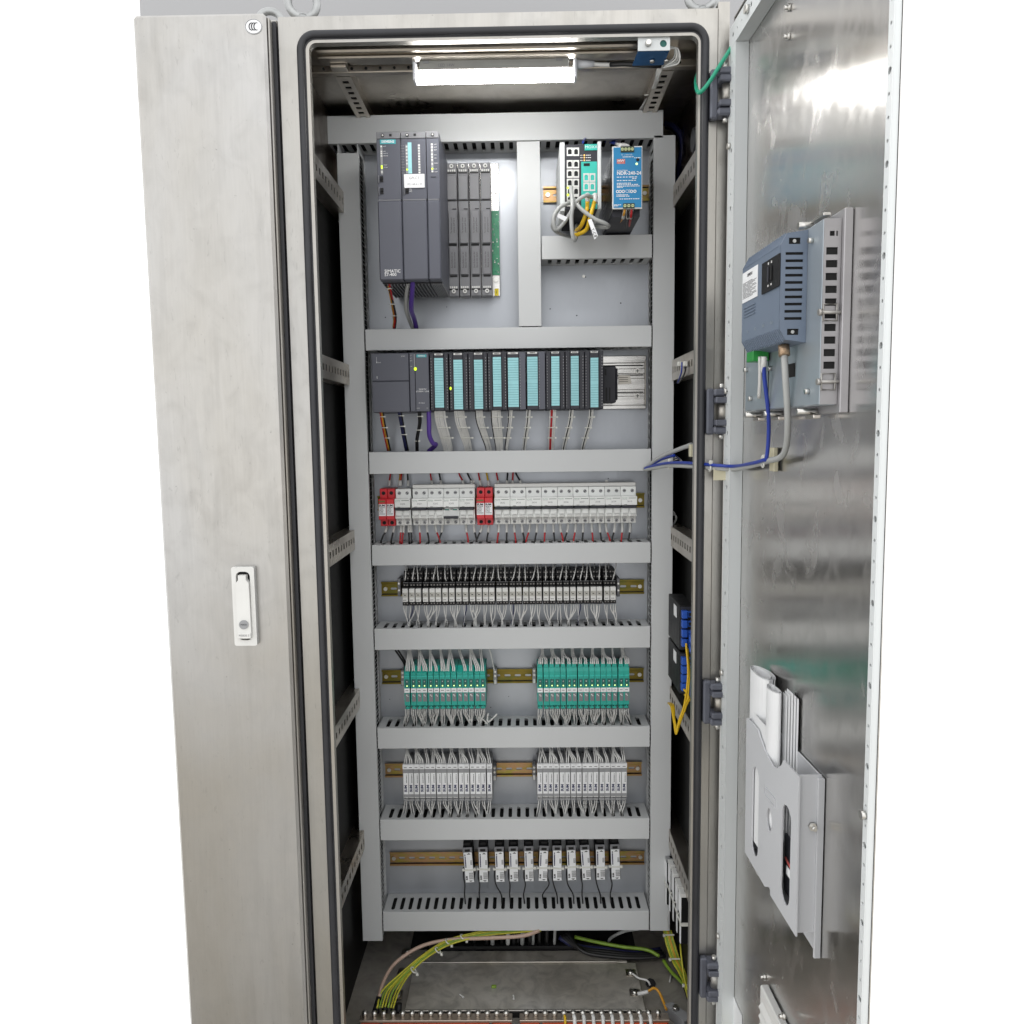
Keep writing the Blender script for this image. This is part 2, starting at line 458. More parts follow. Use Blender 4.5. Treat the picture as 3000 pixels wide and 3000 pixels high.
# turned-in steel edge of the opening
lo = rrect(gx0 + .0155, gx1 - .0135, gz0 + .0155, gz1 - .0155, .018, 8); li = rrect(gx0 + .0215, gx1 - .019, gz0 + .0215, gz1 - .0205, .013, 8)
part('opening_lip', MB().plate(lo, [li], XZ(-.003), XZ(.012)), steel_lip, cab)
# interior
part('back_wall', MB().box(XL + .004, XR - .004, .585, .590, .04, 2.07), steel_in, cab)
part('ceiling_panel', MB().box(XL + .004, XR - .004, .036, .585, 2.068, 2.072), steel_in, cab)
part('inner_header', MB().box(-.37, .238, .0365, .058, at(1500, 141, .0365).z, 2.0675, .003).box(-.37, .238, .050, .072, at(1500, 160, .05).z, at(1500, 141, .0365).z - .0005, .003), steel_in, cab)
sw = MB().box(-.4185, -.4165, .036, .585, .04, 1.90); part('side_shade_panel', sw, side_shade, cab)
sw = MB().box(.3655, .3675, .036, .585, .04, 1.90); part('side_shade_panel', sw, side_shade, cab)
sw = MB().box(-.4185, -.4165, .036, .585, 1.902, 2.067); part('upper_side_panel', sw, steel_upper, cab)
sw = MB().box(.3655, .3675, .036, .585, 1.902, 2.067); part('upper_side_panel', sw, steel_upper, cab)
part('floor_panel', MB().box(XL + .004, XR - .004, .036, .585, .045, .05), steel_floor, cab)
# punched side rails
def side_rail(x, face, z0, z1, y0=.04, y1=.575, wide=.030, holes=True):
    """box section on a side wall; face = +1 points to the middle of the cabinet"""
    xf = x + face * wide
    zc = (z0 + z1) / 2
    hs = []
    y = y0 + .014
    while y < y1 - .02:
        hs.append([(y, zc - .0065), (y + .0105, zc - .0065), (y + .0105, zc + .0065), (y, zc + .0065)]); y += .025
    r = part('punched_side_rail', MB().plate([(y0, z0), (y1, z0), (y1, z1), (y0, z1)], hs, YZ(xf), YZ(xf - face * .0015)), steel_rail, cab)
    part('rail_flange', MB().box(x, xf - face * .0017, y0, y1, z1 - .0017, z1 - .0002).box(x, xf - face * .0017, y0, y1, z0 + .0002, z0 + .0017), steel_rail, r)
    part('rail_hole_shade', MB().box(xf - face * .0045, xf - face * .0030, y0, y1, z0 + .002, z1 - .002), hole_m, r)  # near-black sheet close behind the holes, painting the shade in them
def side_z(px, py, X):
    a, b = nrm(px, py); return CZ + b * X / a
zl = [side_z(983, 532, -.387), side_z(1004, 1062, -.387), side_z(1023, 1621, -.387) + .045, side_z(1039, 2098, -.387) + .045, side_z(1053, 2525, -.387) + .045]
for z in zl:
    side_rail(-.4165, +1, z - .045, z)
    side_rail(.3655, -1, z - .045, z)
# ceiling rails
def ceil_rail(x0, x1):
    hs = []; y = .135
    while y < .55:
        hs.append([((x0 + x1) / 2 - .006, y), ((x0 + x1) / 2 + .006, y), ((x0 + x1) / 2 + .006, y + .012), ((x0 + x1) / 2 - .006, y + .012)]); y += .025
    r = part('ceiling_rail', MB().plate([(x0, .118), (x1, .118), (x1, .57), (x0, .57)], hs, XY(2.046), XY(2.0475)), steel_rail, cab)
    part('rail_flange', MB().box(x0 + .0002, x0 + .0015, .118, .57, 2.0477, 2.0675).box(x1 - .0015, x1 - .0002, .118, .57, 2.0477, 2.0675), steel_rail, r)
    part('rail_hole_shade', MB().box(x0 + .002, x1 - .002, .119, .57, 2.0495, 2.0505), hole_m, r)  # near-black sheet that paints the shade inside the holes
    part('rail_stub', MB().box(x0, x1, .075, .0975, 2.046, 2.0675, .001), steel_rail, r)
ceil_rail(-.352, -.322); ceil_rail(.268, .298)
cr = part('ceiling_crossbar', MB().box(-.40, .35, .099, .116, 2.0465, 2.0600, .0015), steel_rail, cab)
for i in range(26):
    x = -.37 + i * .027
    part('crossbar_hole', MB().cyl((x, .0975, 2.0533), (x, .0989, 2.0533), .0028, 8), hole_m, cr)
# lifting eyes
def eye(x, y, parent, R=.024, r=.0072, yaw=0.):
    e = part('lifting_eye', MB().tube([(x + R * math.cos(a) * math.cos(yaw), y + R * math.cos(a) * math.sin(yaw), ZT + .013 + R + R * math.sin(a)) for a in [2 * math.pi * i / 24 for i in range(24)]], r, 10, closed=True), eye_m, parent)
    part('collar', MB().cyl((x, y, ZT), (x, y, ZT + .008), .017, 16).cyl((x, y, ZT + .008), (x, y, ZT + .016), .0125, 14, .009), eye_m, e)
p = at(887, 45, .03); eye(p.x, .03, cab, .0255, .0075, .25)
p = at(2058, 17, .03); eye(p.x, .03, cab, .0255, .0075, -.2)
# hinges on the right-hand stile
for (px, py) in ((2107, 278), (2097, 1206), (2089, 2056), (2083, 2862)):
    c = at(px, py, -.01); zc = c.z; x0 = .338; x1 = .3745
    h = part('hinge', MB().box(x0, x0 + .014, -.016, -.0005, zc - .042, zc + .042, .003), hinge_m, cab)
    for s in (-1, 1):
        mb = MB().box(x0 + .010, x1 - .001, -.030, -.0005, zc + s * .034 - .0065, zc + s * .034 + .0065, .003)
        mb.box(x0 + .012, x1 - .001, -.033, -.0005, zc + s * .0205 - .0055, zc + s * .0205 + .0055, .002)
        part('knuckle', mb, hinge_m, h)
        part('pin_end', MB().cyl((x1 - .0115, -.018, zc + s * .04), (x1 - .0115, -.018, zc + s * .050), .0042, 10), screw_m, h)
    part('barrel', MB().cyl((x1 - .0085, -.017, zc - .0145), (x1 - .0085, -.017, zc + .0145), .0085, 16), steel_lip, h)

# ------------------------------------------------------------------ open door (a part of the cabinet)
TH = math.atan(.035)
DS, DC = math.sin(TH), math.cos(TH)
DO = Vector((.392, 0, 0))
DROT = -math.pi / 2 + TH
def dr(px, py, off=0.):
    """picture point -> (distance from the hinge, height) on the door, off metres in front of its inner face"""
    a, b = nrm(px, py); ly = -off; t = DS / DC
    D = (DO.x + (-CY + ly * DS) * t + ly * DC + 0) / (a + t)
    return (-CY + ly * DS - D) / DC, CZ + b * D
def dworld(u, off, z):
    return Vector((DO.x + u * DS - off * DC, -u * DC - off * DS, z))
def door_root(name, parent=None):
    o = bpy.data.objects.new(name, None); COL.objects.link(o); o.empty_display_size = .02
    if parent: o.parent = parent; o.location = DO - Vector(OFF[parent.name])
    else: o.location = DO
    o.rotation_euler = (0, 0, DROT)
    return o
door = door_root('door', cab)
door['label'] = 'open stainless steel door with light grey stiffening frame'
UE = .584                                   # free edge
DZ0, DZ1 = .10, 2.082
part('skin', MB().box(.004, UE, 0, .0015, DZ0, DZ1), steel_door, door)
part('edge_flange', MB().box(.004, .0055, -.012, -.0002, DZ0, DZ1).box(.006, UE, -.012, -.0002, DZ1 - .0015, DZ1), steel_frame, door)
zr = dr(2182, 141, .0)[1]
ST = .0235                                  # stiffener depth
def stiff(u0, u1, z0, z1, vertical, ST=ST):
    hs = []
    if vertical:
        z = z0 + .03; i = 0
        while z < z1 - .02:
            r = .0042 if i % 4 == 0 else .0022
            hs.append(circ((u0 + u1) / 2, z, r, 8)); z += .0245; i += 1
    else:
        u = u0 + .02; i = 0
        while u < u1 - .01:
            hs.append(circ(u, (z0 + z1) / 2, .0042 if i % 4 == 0 else .0022, 8)); u += .0245; i += 1
    r = part('stiffener', MB().plate([(u0, z0), (u1, z0), (u1, z1), (u0, z1)], hs, XZ(-ST), XZ(-ST + .0015)), lgrey, door)
    e = .0002
    mb = MB()
    if vertical: mb.box(u0 + e, u0 + .0015, -ST + .0017, -.0005, z0 + e, z1 - e).box(u1 - .0015, u1 - e, -ST + .0017, -.0005, z0 + e, z1 - e)
    else: mb.box(u0 + e, u1 - e, -ST + .0017, -.0005, z0 + e, z0 + .0015).box(u0 + e, u1 - e, -ST + .0017, -.0005, z1 - .0015, z1 - e)
    part('stiffener_flange', mb, lgrey, door)
    part('stiffener_inside', MB().box(u0 + .003, u1 - .003, -.003, -.0022, z0 + .003, z1 - .003), hole_m, door)
stiff(.018, .055, DZ0 + .05, zr - .0005, True)
stiff(UE - .0125, UE - .001, DZ0 + .05, zr - .0005, True, .009)
stiff(.018, UE - .001, zr, zr + .036, False)
stiff(.018, UE - .001, DZ0 + .012, DZ0 + .0495, False)
# studs and screws on the door
for (px, py, off) in ((2315, 22, 0), (2313, 107, 0), (2243, 2862, 0), (2300, 2977, .012)):
    u, z = dr(px, py, off)
    part('stud', MB().cyl((u, -off, z), (u, -off - .009, z), .0032, 8).cyl((u, -off - .0005, z), (u, -off - .004, z), .0055, 6), screw_m, door)
for (px, py) in ((2139, 428), (2126, 1147), (2117, 1970), (2108, 2745)):
    u, z = dr(px, py, ST)
    part('frame_screw', MB().cyl((.030, -ST, z), (.030, -ST - .005, z), .0055, 8), screw_m, door)
u, z = dr(2525, 2415, ST)
part('frame_screw', MB().cyl((UE - .007, -.009, z), (UE - .007, -.015, z), .0055, 8), screw_m, door)
part('catch_bolt', MB().cyl((dr(2192, 50, ST)[0], -ST, zr + .018), (dr(2192, 50, ST)[0], -ST - .006, zr + .018), .007, 10), screw_m, door)
# warning triangle near the bottom hinge
u0, z0 = dr(2150, 2920, .0004)
tri = part('warning_label', MB().box(u0, u0 + .052, -.0008, -.0003, z0 - .09, z0), paper, door)
part('yellow_triangle', MB().prism([(u0 + .008, z0 - .075), (u0 + .044, z0 - .075), (u0 + .026, z0 - .042)], XZ(-.0013), XZ(-.0009)), lcd_y, door)

# ================================================================== neighbouring closed cabinet
nb = thing('closed_cabinet', 'closed stainless steel cabinet with white swing handle left of the open one', 'cabinet', (-.55, .3, 0))
NX0 = -.671
part('carcass', MB().box(NX0, XL - .0025, .004, .6, 0, ZT - .002, .002), steel_frame, nb)
ndr = part('door', MB().box(NX0, -.4385, -.030, .0, .05, 2.094, .005), steel_front, nb)
part('door_return', MB().box(-.4380, -.4345, -.022, .0, .05, 2.09, .0015), steel_lip, ndr)
part('door_gasket', MB().box(-.4340, -.4280, -.006, .003, .05, 2.09), rubber, ndr)
p = at(800, 50, .10)
eye(p.x - .006, .10, nb, .0235, .0068, .1)
# round approval sticker
c = at(743, 78, -.0305)
st = part('approval_sticker', MB().prism(circ(c.x, c.z, .0152, 28, .84), XZ(-.0309), XZ(-.0302)), paper, nb)
part('sticker_rim', MB().plate(circ(c.x, c.z, .0146, 28, .84), [circ(c.x, c.z, .0139, 28, .84)], XZ(-.0313), XZ(-.0310)), ink, st)
for k in range(3):
    cx = c.x - .0035 + k * .0042; outer = []
    arc = [math.radians(a) for a in range(70, 291, 20)]
    o_ = [(cx + .0052 * math.cos(a), c.z + .0066 * math.sin(a)) for a in arc]
    i_ = [(cx + .0012 + .0046 * math.cos(a), c.z + .0056 * math.sin(a)) for a in arc][::-1]
    part('sticker_letter', MB().prism(o_ + i_, XZ(-.0313), XZ(-.0310)), ink, st)
# swing handle
x0, x1, z0, z1 = rect(686, 1659, 752, 1889, -.034)
xm = (x0 + x1) / 2; W = x1 - x0; Hh = z1 - z0
hd = thing('swing_handle', None, None, (xm, -.03, (z0 + z1) / 2), parent=None)
OFF[hd.name] = Vector((xm, -.03, (z0 + z1) / 2)); hd.parent = nb; hd.location = hd.location - OFF[nb.name]
slot = rrect(xm - W * .31, xm + W * .31, z0 + Hh * .07, z0 + Hh * .94, W * .22, 5)
part('escutcheon', MB().plate(rrect(x0, x1, z0, z1, .004, 4), [slot], XZ(-.041), XZ(-.0302)), offw, hd)
part('handle_recess', MB().prism(slot, XZ(-.0318), XZ(-.0304)), black_pl, hd)
lever = [(xm - W * .30, z0 + Hh * .10), (xm + W * .30, z0 + Hh * .10), (xm + W * .285, z0 + Hh * .80), (xm + W * .17, z0 + Hh * .84), (xm + W * .17, z0 + Hh * .90), (xm - W * .17, z0 + Hh * .90), (xm - W * .17, z0 + Hh * .84), (xm - W * .285, z0 + Hh * .80)]
part('lever', MB().prism(lever, XZ(-.0465), XZ(-.034)), offw, hd)
part('lock_cylinder', MB().cyl((xm, -.0467, z0 + Hh * .28), (xm, -.0485, z0 + Hh * .28), .0085, 18), grey_pl, hd)
letters('MS828', .0042, ink, hd, (xm, -.0488, z0 + Hh * .28))
part('push_tab', MB().box(xm - W * .29, xm + W * .29, -.0485, -.0467, z0 + Hh * .105, z0 + Hh * .175, .0006), offw, hd)
letters('MS828-3', .0055, inkg, hd, (xm, -.0488, z0 + Hh * .142))

# ================================================================== mounting plate
mp_ = thing('mounting_plate', 'bluish galvanised mounting plate carrying the ducts and modules', 'plate', (-.025, .4, .16))
part('plate', MB().box(-.395, .345, YP, YP + .003, .165, 2.02, .0008), galv, mp_)

for k in range(34):
    px, py = rnd.uniform(1120, 1880), rnd.choice((rnd.uniform(880, 940), rnd.uniform(790, 930), rnd.uniform(1225, 1300), rnd.uniform(1395, 1412), rnd.uniform(1780, 1815), rnd.uniform(2015, 2090), rnd.uniform(2300, 2370), rnd.uniform(2545, 2600)))
    q = at(px, py, YP)
    if k % 3: part('drill_hole', MB().cyl((q.x, YP - .0003, q.z), (q.x, YP - .0001, q.z), rnd.uniform(.0010, .0018), 8), hole_m, mp_)
    else: part('plate_screw', MB().cyl((q.x, YP - .0025, q.z), (q.x, YP - .0001, q.z), .0034, 10), screw_m, mp_)

# ================================================================== cable ducts
def slots_along(a0, a1, pitch=.0205, w=.0088, c0=.331, c1=.384):
    n = int((a1 - a0 - .006) // pitch); s = (a1 - a0 - (n - 1) * pitch) / 2; out = []
    for i in range(n):
        a = a0 + s + i * pitch; h = w / 2; cc = h * .6
        out.append([(a - h, c0 + cc * 1.4), (a - cc * .3, c0), (a + cc * .3, c0), (a + h, c0 + cc * 1.4), (a + h, c1 - cc), (a + h - cc, c1), (a - h + cc, c1), (a - h, c1 - cc)])
    return out
def duct(label, x0, x1, z0, z1, vertical, grp='grey slotted cable ducts', cover_trim=(0, 0), yf=YD):
    d = thing('cable_duct', label, 'cable duct', ((x0 + x1) / 2, YP, z0), grp)
    t = .0016; yb = YP - .0005
    c0, c1 = cover_trim
    if vertical:
        part('cover', MB().box(x0, x1, yf, yf + .0022, z0 + c0, z1 - c1, .0006).box(x0, x0 + .0014, yf + .0024, yf + .012, z0 + c0, z1 - c1).box(x1 - .0014, x1, yf + .0024, yf + .012, z0 + c0, z1 - c1), duct_m, d)
        for xw, sgn in ((x0 + .0016, 1), (x1 - .0016, -1)):
            hs = [[(b, a) for a, b in h] for h in slots_along(z0, z1)]
            part('slotted_wall', MB().plate([(yf + .0028, z0), (yb, z0), (yb, z1), (yf + .0028, z1)], hs, YZ(xw), YZ(xw + sgn * t)), duct_m, d)
        part('base', MB().box(x0 + .0035, x1 - .0035, yb - .002, yb, z0, z1), duct_m, d)
        part('slot_shade_block', MB().box(x0 + .0075, x1 - .0075, yf + .012, yb - .003, z0 + .004, z1 - .004 - c1), hole_m, d)  # solid near-black block, shade painted behind the slots; no wires modelled
    else:
        part('cover', MB().box(x0 + c0, x1 - c1, yf, yf + .0022, z0, z1, .0006).box(x0 + c0, x1 - c1, yf + .0024, yf + .010, z0, z0 + .0014).box(x0 + c0, x1 - c1, yf + .0024, yf + .010, z1 - .0014, z1), duct_m, d)
        for zw, sgn in ((z0 + .0016, 1), (z1 - .0016, -1)):
            hs = slots_along(x0, x1)
            part('slotted_wall', MB().plate([(x0, yf + .0028), (x1, yf + .0028), (x1, yb), (x0, yb)], hs, XY(zw), XY(zw + sgn * t)), duct_m, d)
        part('base', MB().box(x0, x1, yb - .002, yb, z0 + .0035, z1 - .0035), duct_m, d)
        part('slot_shade_block', MB().box(x0 + .004, x1 - .004, yf + .02, yb - .004, z0 + .010, z1 - .012), hole_m, d)  # near-black filler painting the duct's inner shade, not actual wires
    return d
def hd_(px0, py0, px1, py1): return rect(px0, py0, px1, py1, YD)
HD = {}
def hduct(key, label, *r, trim=(0, 0)):
    x0, x1, z0, z1 = hd_(*r); HD[key] = (x0, x1, z0, z1)
    duct(label, x0, x1, z0, z1, False, cover_trim=trim)
# vertical ducts
vx0, vx1 = at(1018, 1400, YD).x, at(1079, 1400, YD).x
vz1, vz0 = at(1030, 416, YD).z, at(1095, 2757, YD).z
VL = (vx0, vx1, vz0, vz1)
duct('grey slotted vertical duct on the left, longest of all the ducts', vx0, vx1, vz0, vz1, True, cover_trim=(0, vz1 - at(1030, 448, YD).z))
vx0, vx1 = at(1911, 1400, YD).x, at(1972, 1400, YD).x
vz1, vz0 = at(1950, 396, YD).z, at(1937, 2727, YD).z
VR = (vx0, vx1, vz0, vz1)
duct('grey slotted vertical duct on the right, crossed by the blue and grey cable', vx0, vx1, vz0, vz1, True)
hduct('1', 'wide grey horizontal duct at the very top under the lamp', 914, 331, 1943, 413)
HX0, HX1 = VL[1] + .003, VR[0] - .003
def mid(key, label, y0, y1):
    x0, x1, z0, z1 = hd_(1090, y0, 1905, y1); HD[key] = (HX0, HX1, z0, z1)
    duct(label, HX0, HX1, z0, z1, False)
mid('2', 'grey horizontal duct right above the row of cyan-labelled modules', 959, 1021)
mid('3', 'grey horizontal duct between the cyan-labelled modules and the breakers', 1320, 1384)
mid('4', 'grey horizontal duct between the breakers and the black relays', 1593, 1653)
mid('5', 'grey horizontal duct between the black relays and the turquoise isolators', 1839, 1901)
mid('6', 'grey horizontal duct between turquoise isolators and grey barriers', 2131, 2191)
mid('7', 'grey horizontal duct under the grey barrier modules', 2400, 2460)
mid('8', 'tall grey horizontal duct at the bottom under the white surge protectors', 2671, 2727)
x0, x1, z0, z1 = rect(1517, 403, 1584, 955, YD)
duct('short vertical grey duct between the controller and the network switch', x0, x1, HD['2'][3] + .002, HD['1'][2] - .002, True)
VMX1 = x1
x0, x1, z0, z1 = rect(1587, 689, 1908, 757, YD)
duct('short horizontal grey duct under the network switch and blue power supply', VMX1 + .002, HX1, z0, z1, False); HD['s'] = (VMX1 + .002, HX1, z0, z1)

# ================================================================== DIN rails
def din(label, px0, px1, pyc, rail_mat):
    x0 = at(px0, pyc, .394).x; x1 = at(px1, pyc, .394).x; zc = at((px0 + px1) / 2, pyc, .394).z
    d = thing('din_rail', label, 'mounting rail', ((x0 + x1) / 2, YP, zc), 'yellow chromated mounting rails')
    hs = []; x = x0 + .022
    while x < x1 - .02:
        hs.append(rrect(x, x + .015, zc - .0028, zc + .0028, .0026, 3)); x += .025
    part('web', MB().plate([(x0, zc - .0120), (x1, zc - .0120), (x1, zc + .0120), (x0, zc + .0120)], hs, XZ(.3975), XZ(.399)), rail_mat, d)
    for s in (-1, 1):
        a, b = zc + s * .0134, zc + s * .0175
        part('groove', MB().box(x0 + .0005, x1 - .0005, .3960, .3964, min(zc + s * .0121, zc + s * .0136), max(zc + s * .0121, zc + s * .0136)), hole_m, d)
        part('flange', MB().box(x0, x1, .3915, .3927, min(a, b), max(a, b)).box(x0, x1, .3929, .399, zc + s * .0142 - .0004, zc + s * .0142 + .0004), rail_mat, d)
    for xs in (x0 + .010, x1 - .010):
        part('rail_screw', MB().cyl((xs, .3973, zc), (xs, .3935, zc), .0048, 12).cyl((xs, .3934, zc), (xs, .3932, zc), .0022, 8), screw_m, d)
    return zc, x0, x1
DIN = {}
DIN['s'] = din('rail behind the network switch and blue power supply', 1592, 1902, 568, rail_rose)
DIN['c'] = din('rail behind the row of breakers', 1106, 1888, 1470, rail_olive)
DIN['d'] = din('rail behind the black relays', 1117, 1887, 1722, rail_olive)
DIN['e'] = din('rail behind the turquoise isolators', 1119, 1886, 1980, rail_olive)
DIN['f'] = din('rail behind the grey barrier modules', 1128, 1880, 2254, rail_rose)
DIN['g'] = din('long bare rail at the bottom carrying the white surge protectors', 1142, 1888, 2514, rail_rose)

# ================================================================== helpers for modules
def pts(*l):
    """picture points with their own depth -> path"""
    return [at(a, b, y) for a, b, y in l]
def dashes(x0, x1, z, y, h=.0007, n=5, seed=0, fill=.75):
    """a line of print too small to read"""
    r = random.Random(seed); mb = MB(); x = x0; w = (x1 - x0) / n
    for i in range(n):
        mb.box(x0 + i * w, x0 + i * w + w * (fill + r.uniform(-.2, .2)), y, y + .0002, z - h, z + h)
    return mb

# ================================================================== controller rack, top left
Y4 = .171
x0, x1, z0, z1 = rect(1107, 384, 1290, 822, Y4)
plc = thing('rack_controller', 'tall dark grey rack controller with three wide modules at top left', 'controller', ((x0 + x1) / 2, YP, z0))
edges = [1107, 1178, 1252, 1290]
ym = 603
for i in range(3):
    a, b = at(edges[i], ym, Y4).x + .0006, at(edges[i + 1], ym, Y4).x - .0006
    md = part('module_body', MB().box(a, b, Y4 + .004, .372, z0, z1, .0012), anth, plc)
    zc = at(1180, 590, Y4).z
    part('upper_face', MB().box(a, b, Y4 + .0006, Y4 + .0036, zc + .004, z1 - .0145, .0006), anth, md)
    part('top_strip', MB().box(a, b, Y4 + .0006, Y4 + .0036, z1 - .0135, z1 - .0004, .0006), anth_g, md)
    part('lower_cover', MB().box(a, b, Y4 - .006, Y4 + .0036, z0 + .0005, zc, .0022), anth, md)
    part('cover_edge', MB().box(a + .001, b - .001, Y4 - .003, Y4 + .0005, zc + .0006, zc + .0034, .0006), anth_g, md)
    part('release_knob', MB().cyl((a + .013, Y4 + .0006, z1 - .0075), (a + .013, Y4 - .0012, z1 - .0075), .0033, 12), black_pl, md)
    part('knob_centre', MB().cyl((a + .013, Y4 - .0012, z1 - .0075), (a + .013, Y4 - .0017, z1 - .0075), .0018, 8), offw, md)
    if b - a > .035:
        part('socket', MB().box(a + .026, a + .031, Y4 - .0003, Y4 + .0005, z1 - .0095, z1 - .005), black_pl, md)
    # ventilation ribs under the modules
    for k in range(7):
        xx = a + (b - a) * (k + .5) / 7
        part('vent_rib', MB().box(xx - .0012, xx + .0012, Y4 + .03, .36, z0 - .004, z0 - .0002), anth_g, md)
    part('vent_floor', MB().box(a + .001, b - .001, Y4 + .02, .365, z0 - .0012, z0 - .0002), black_pl, md)
a1, a2, a3, a4 = [at(e, ym, Y4).x for e in edges]
zz = lambda py: at(1180, py, Y4).z
yl = Y4 + .0002
bp_ = part('brand_plate', MB().box(at(1113, 410, Y4).x, at(1159, 410, Y4).x, yl - .0004, yl + .0002, zz(421), zz(408)), brandc, plc)
letters('SIEMENS', .0066, inkw, bp_, ((at(1113, 410, Y4).x + at(1159, 410, Y4).x) / 2, yl - .0007, (zz(421) + zz(408)) / 2), sx=1.05, bold=.0002)
def led_strip(px, py0, py1, marks, lit, parent):
    x = at(px, (py0 + py1) / 2, Y4).x
    s = part('led_strip', MB().box(x - .0022, x + .0022, yl - .0004, yl + .0002, zz(py1), zz(py0)), grey_pl, parent)
    for py in marks:
        part('led', MB().box(x - .0017, x + .0017, yl - .0008, yl - .0005, zz(py) - .0014, zz(py) + .0014), led_y if py in lit else offw, s)
    return x, s
x, s = led_strip(1118, 425, 510, (428, 443, 449, 456, 486, 491, 503), (486, 491), plc)
for py, t in ((428, 'INTF'), (443, 'BAF'), (449, 'BATT1F'), (456, 'BATT2F'), (483, 'DC5V'), (490, 'DC24V')):
    letters(t, .0026, inkw, s, (x + .004, yl - .0006, zz(py)), 'LEFT')
x, s = led_strip(1192, 424, 508, (430, 440, 450, 460, 470, 480, 497), (497,), plc)
for i, py in enumerate(range(427, 509, 8)):
    part('led_caption', dashes(x - .012, x - .004, zz(py), yl - .0006, .0006, 2, py), inkg, s)
lab = part('cyan_insert_label', MB().box(at(1195, 450, Y4).x, at(1206, 450, Y4).x, yl - .0012, yl - .0008, zz(509), zz(418)), cyan_lab, plc)
x, s = led_strip(1228, 423, 508, range(427, 508, 8), (), plc)
x, s = led_strip(1266, 422, 507, (424, 433, 442, 454, 462, 470, 482, 496, 504), (496,), plc)
for py, t in ((425, 'INTF'), (433, 'EXTF'), (441, 'BUSF'), (456, 'TXD'), (465, 'RXD'), (480, 'MAINT'), (497, 'RUN'), (505, 'STOP')):
    letters(t, .0026, inkw, s, (x + .004, yl - .0006, zz(py)), 'LEFT')
for px, py in ((1118, 524), (1119, 559), (1193, 559)):
    x = at(px, py, Y4).x
    part('toggle_switch', MB().box(x - .0032, x + .0032, yl - .001, yl + .0002, zz(py) - .006, zz(py) + .006, .0004).box(x - .002, x + .002, yl - .004, yl - .001, zz(py) - .001, zz(py) + .004), black_pl, plc)
    part('switch_guard', MB().box(x - .0062, x - .005, yl - .005, yl, zz(py) - .008, zz(py) + .007, .0005), anth_g, plc)
px0, px1 = at(1184, 530, Y4).x, at(1244, 530, Y4).x
note = part('taped_note', MB().box(px0, px1, yl - .0016, yl - .0012, zz(551), zz(511)), paper, plc)
letters('GPLC3', .0072, inkg, note, ((px0 + px1) / 2, yl - .0019, zz(523)))
letters('192.168.6.139', .0056, inkg, note, ((px0 + px1) / 2, yl - .0019, zz(541)))
letters('RUN\nSTOP\nMRES', .0024, inkw, plc, (at(1199, 558, Y4).x, yl - .0002, zz(558)), 'LEFT')
part('card_slot', MB().box(at(1262, 519, Y4).x, at(1277, 519, Y4).x, yl - .0004, yl + .0002, zz(520) - .0006, zz(520) + .0006), black_pl, plc)
letters('SIMATIC', .0088, inkw, plc, (at(1128, 795, Y4).x, Y4 - .0063, zz(796)), 'LEFT', bold=.0001)
letters('S7-400', .0088, inkw, plc, (at(1128, 806, Y4).x, Y4 - .0063, zz(806)), 'LEFT', bold=.0001)
wire('supply_wire', pts((1138, 812, .20), (1143, 845, .21), (1152, 890, .26), (1157, 930, .33), (1154, 962, .35)), .0022, w_red, plc)
wire('supply_wire', pts((1134, 812, .20), (1139, 845, .212), (1148, 892, .262), (1154, 932, .332), (1152, 962, .352)), .002, w_orange, plc)
wire('supply_wire', pts((1141, 850, .214), (1155, 900, .27), (1160, 932, .333), (1157, 962, .353)), .0022, w_black, plc)
for py, yy in ((846, .208), (892, .258), (926, .32)):
    q = at(1140 + (py - 846) * .2, py, yy); part('cable_tie', MB().tube([(q.x + .006 * math.cos(a), q.y + .005 * math.sin(a), q.z) for a in [i * math.pi / 5 for i in range(10)]], .0011, 5, closed=True), tie_m, plc)
wire('bus_cable', pts((1202, 812, .19), (1192, 850, .22), (1190, 905, .27), (1200, 940, .33), (1209, 962, .352)), .0042, w_grey, plc, n=10)
wire('bus_cable', pts((1211, 812, .185), (1208, 850, .21), (1205, 905, .26), (1214, 935, .32), (1220, 962, .352)), .0052, w_purple, plc, n=10)

# backplane with four blank slot covers
bk = thing('backplane_rack', 'zinc backplane with four grey blank slot covers right of the controller', 'module rack', (at(1380, 870, .37).x, YP, at(1380, 870, .37).z))
x0, x1, z0, z1 = rect(1306, 480, 1463, 869, .386)
part('rack_rail', MB().box(x0, x1, .386, .3995, z0, z1, .001), alu, bk)
x0, x1, z0b, z1b = rect(1441, 618, 1463, 806, .3845)
part('circuit_board', MB().box(x0, x1, .383, .3858, z0b, z1b), pcb, bk)
for k in range(26):
    xx = rnd.uniform(x0 + .001, x1 - .002); z_ = rnd.uniform(z0b + .002, z1b - .003)
    part('board_component', MB().box(xx, xx + rnd.uniform(.001, .003), .3818, .3828, z_, z_ + rnd.uniform(.001, .004)), (grey_pl, offw, teal_d)[k % 3], bk)
for py in (560, 820):
    c = at(1453, py, .385); part('rack_screw', MB().cyl((c.x, .3858, c.z), (c.x, .382, c.z), .0052, 12).box(c.x - .004, c.x + .004, .3816, .3819, c.z - .0006, c.z + .0006), screw_m, bk)
x0, x1, z0b, z1b = rect(1449, 845, 1461, 866, .3845)
part('number_sticker', MB().box(x0, x1, .3854, .3859, z0b, z1b), lcd_y, bk)
letters('1', .010, ink, bk, ((x0 + x1) / 2, .3852, (z0b + z1b) / 2))
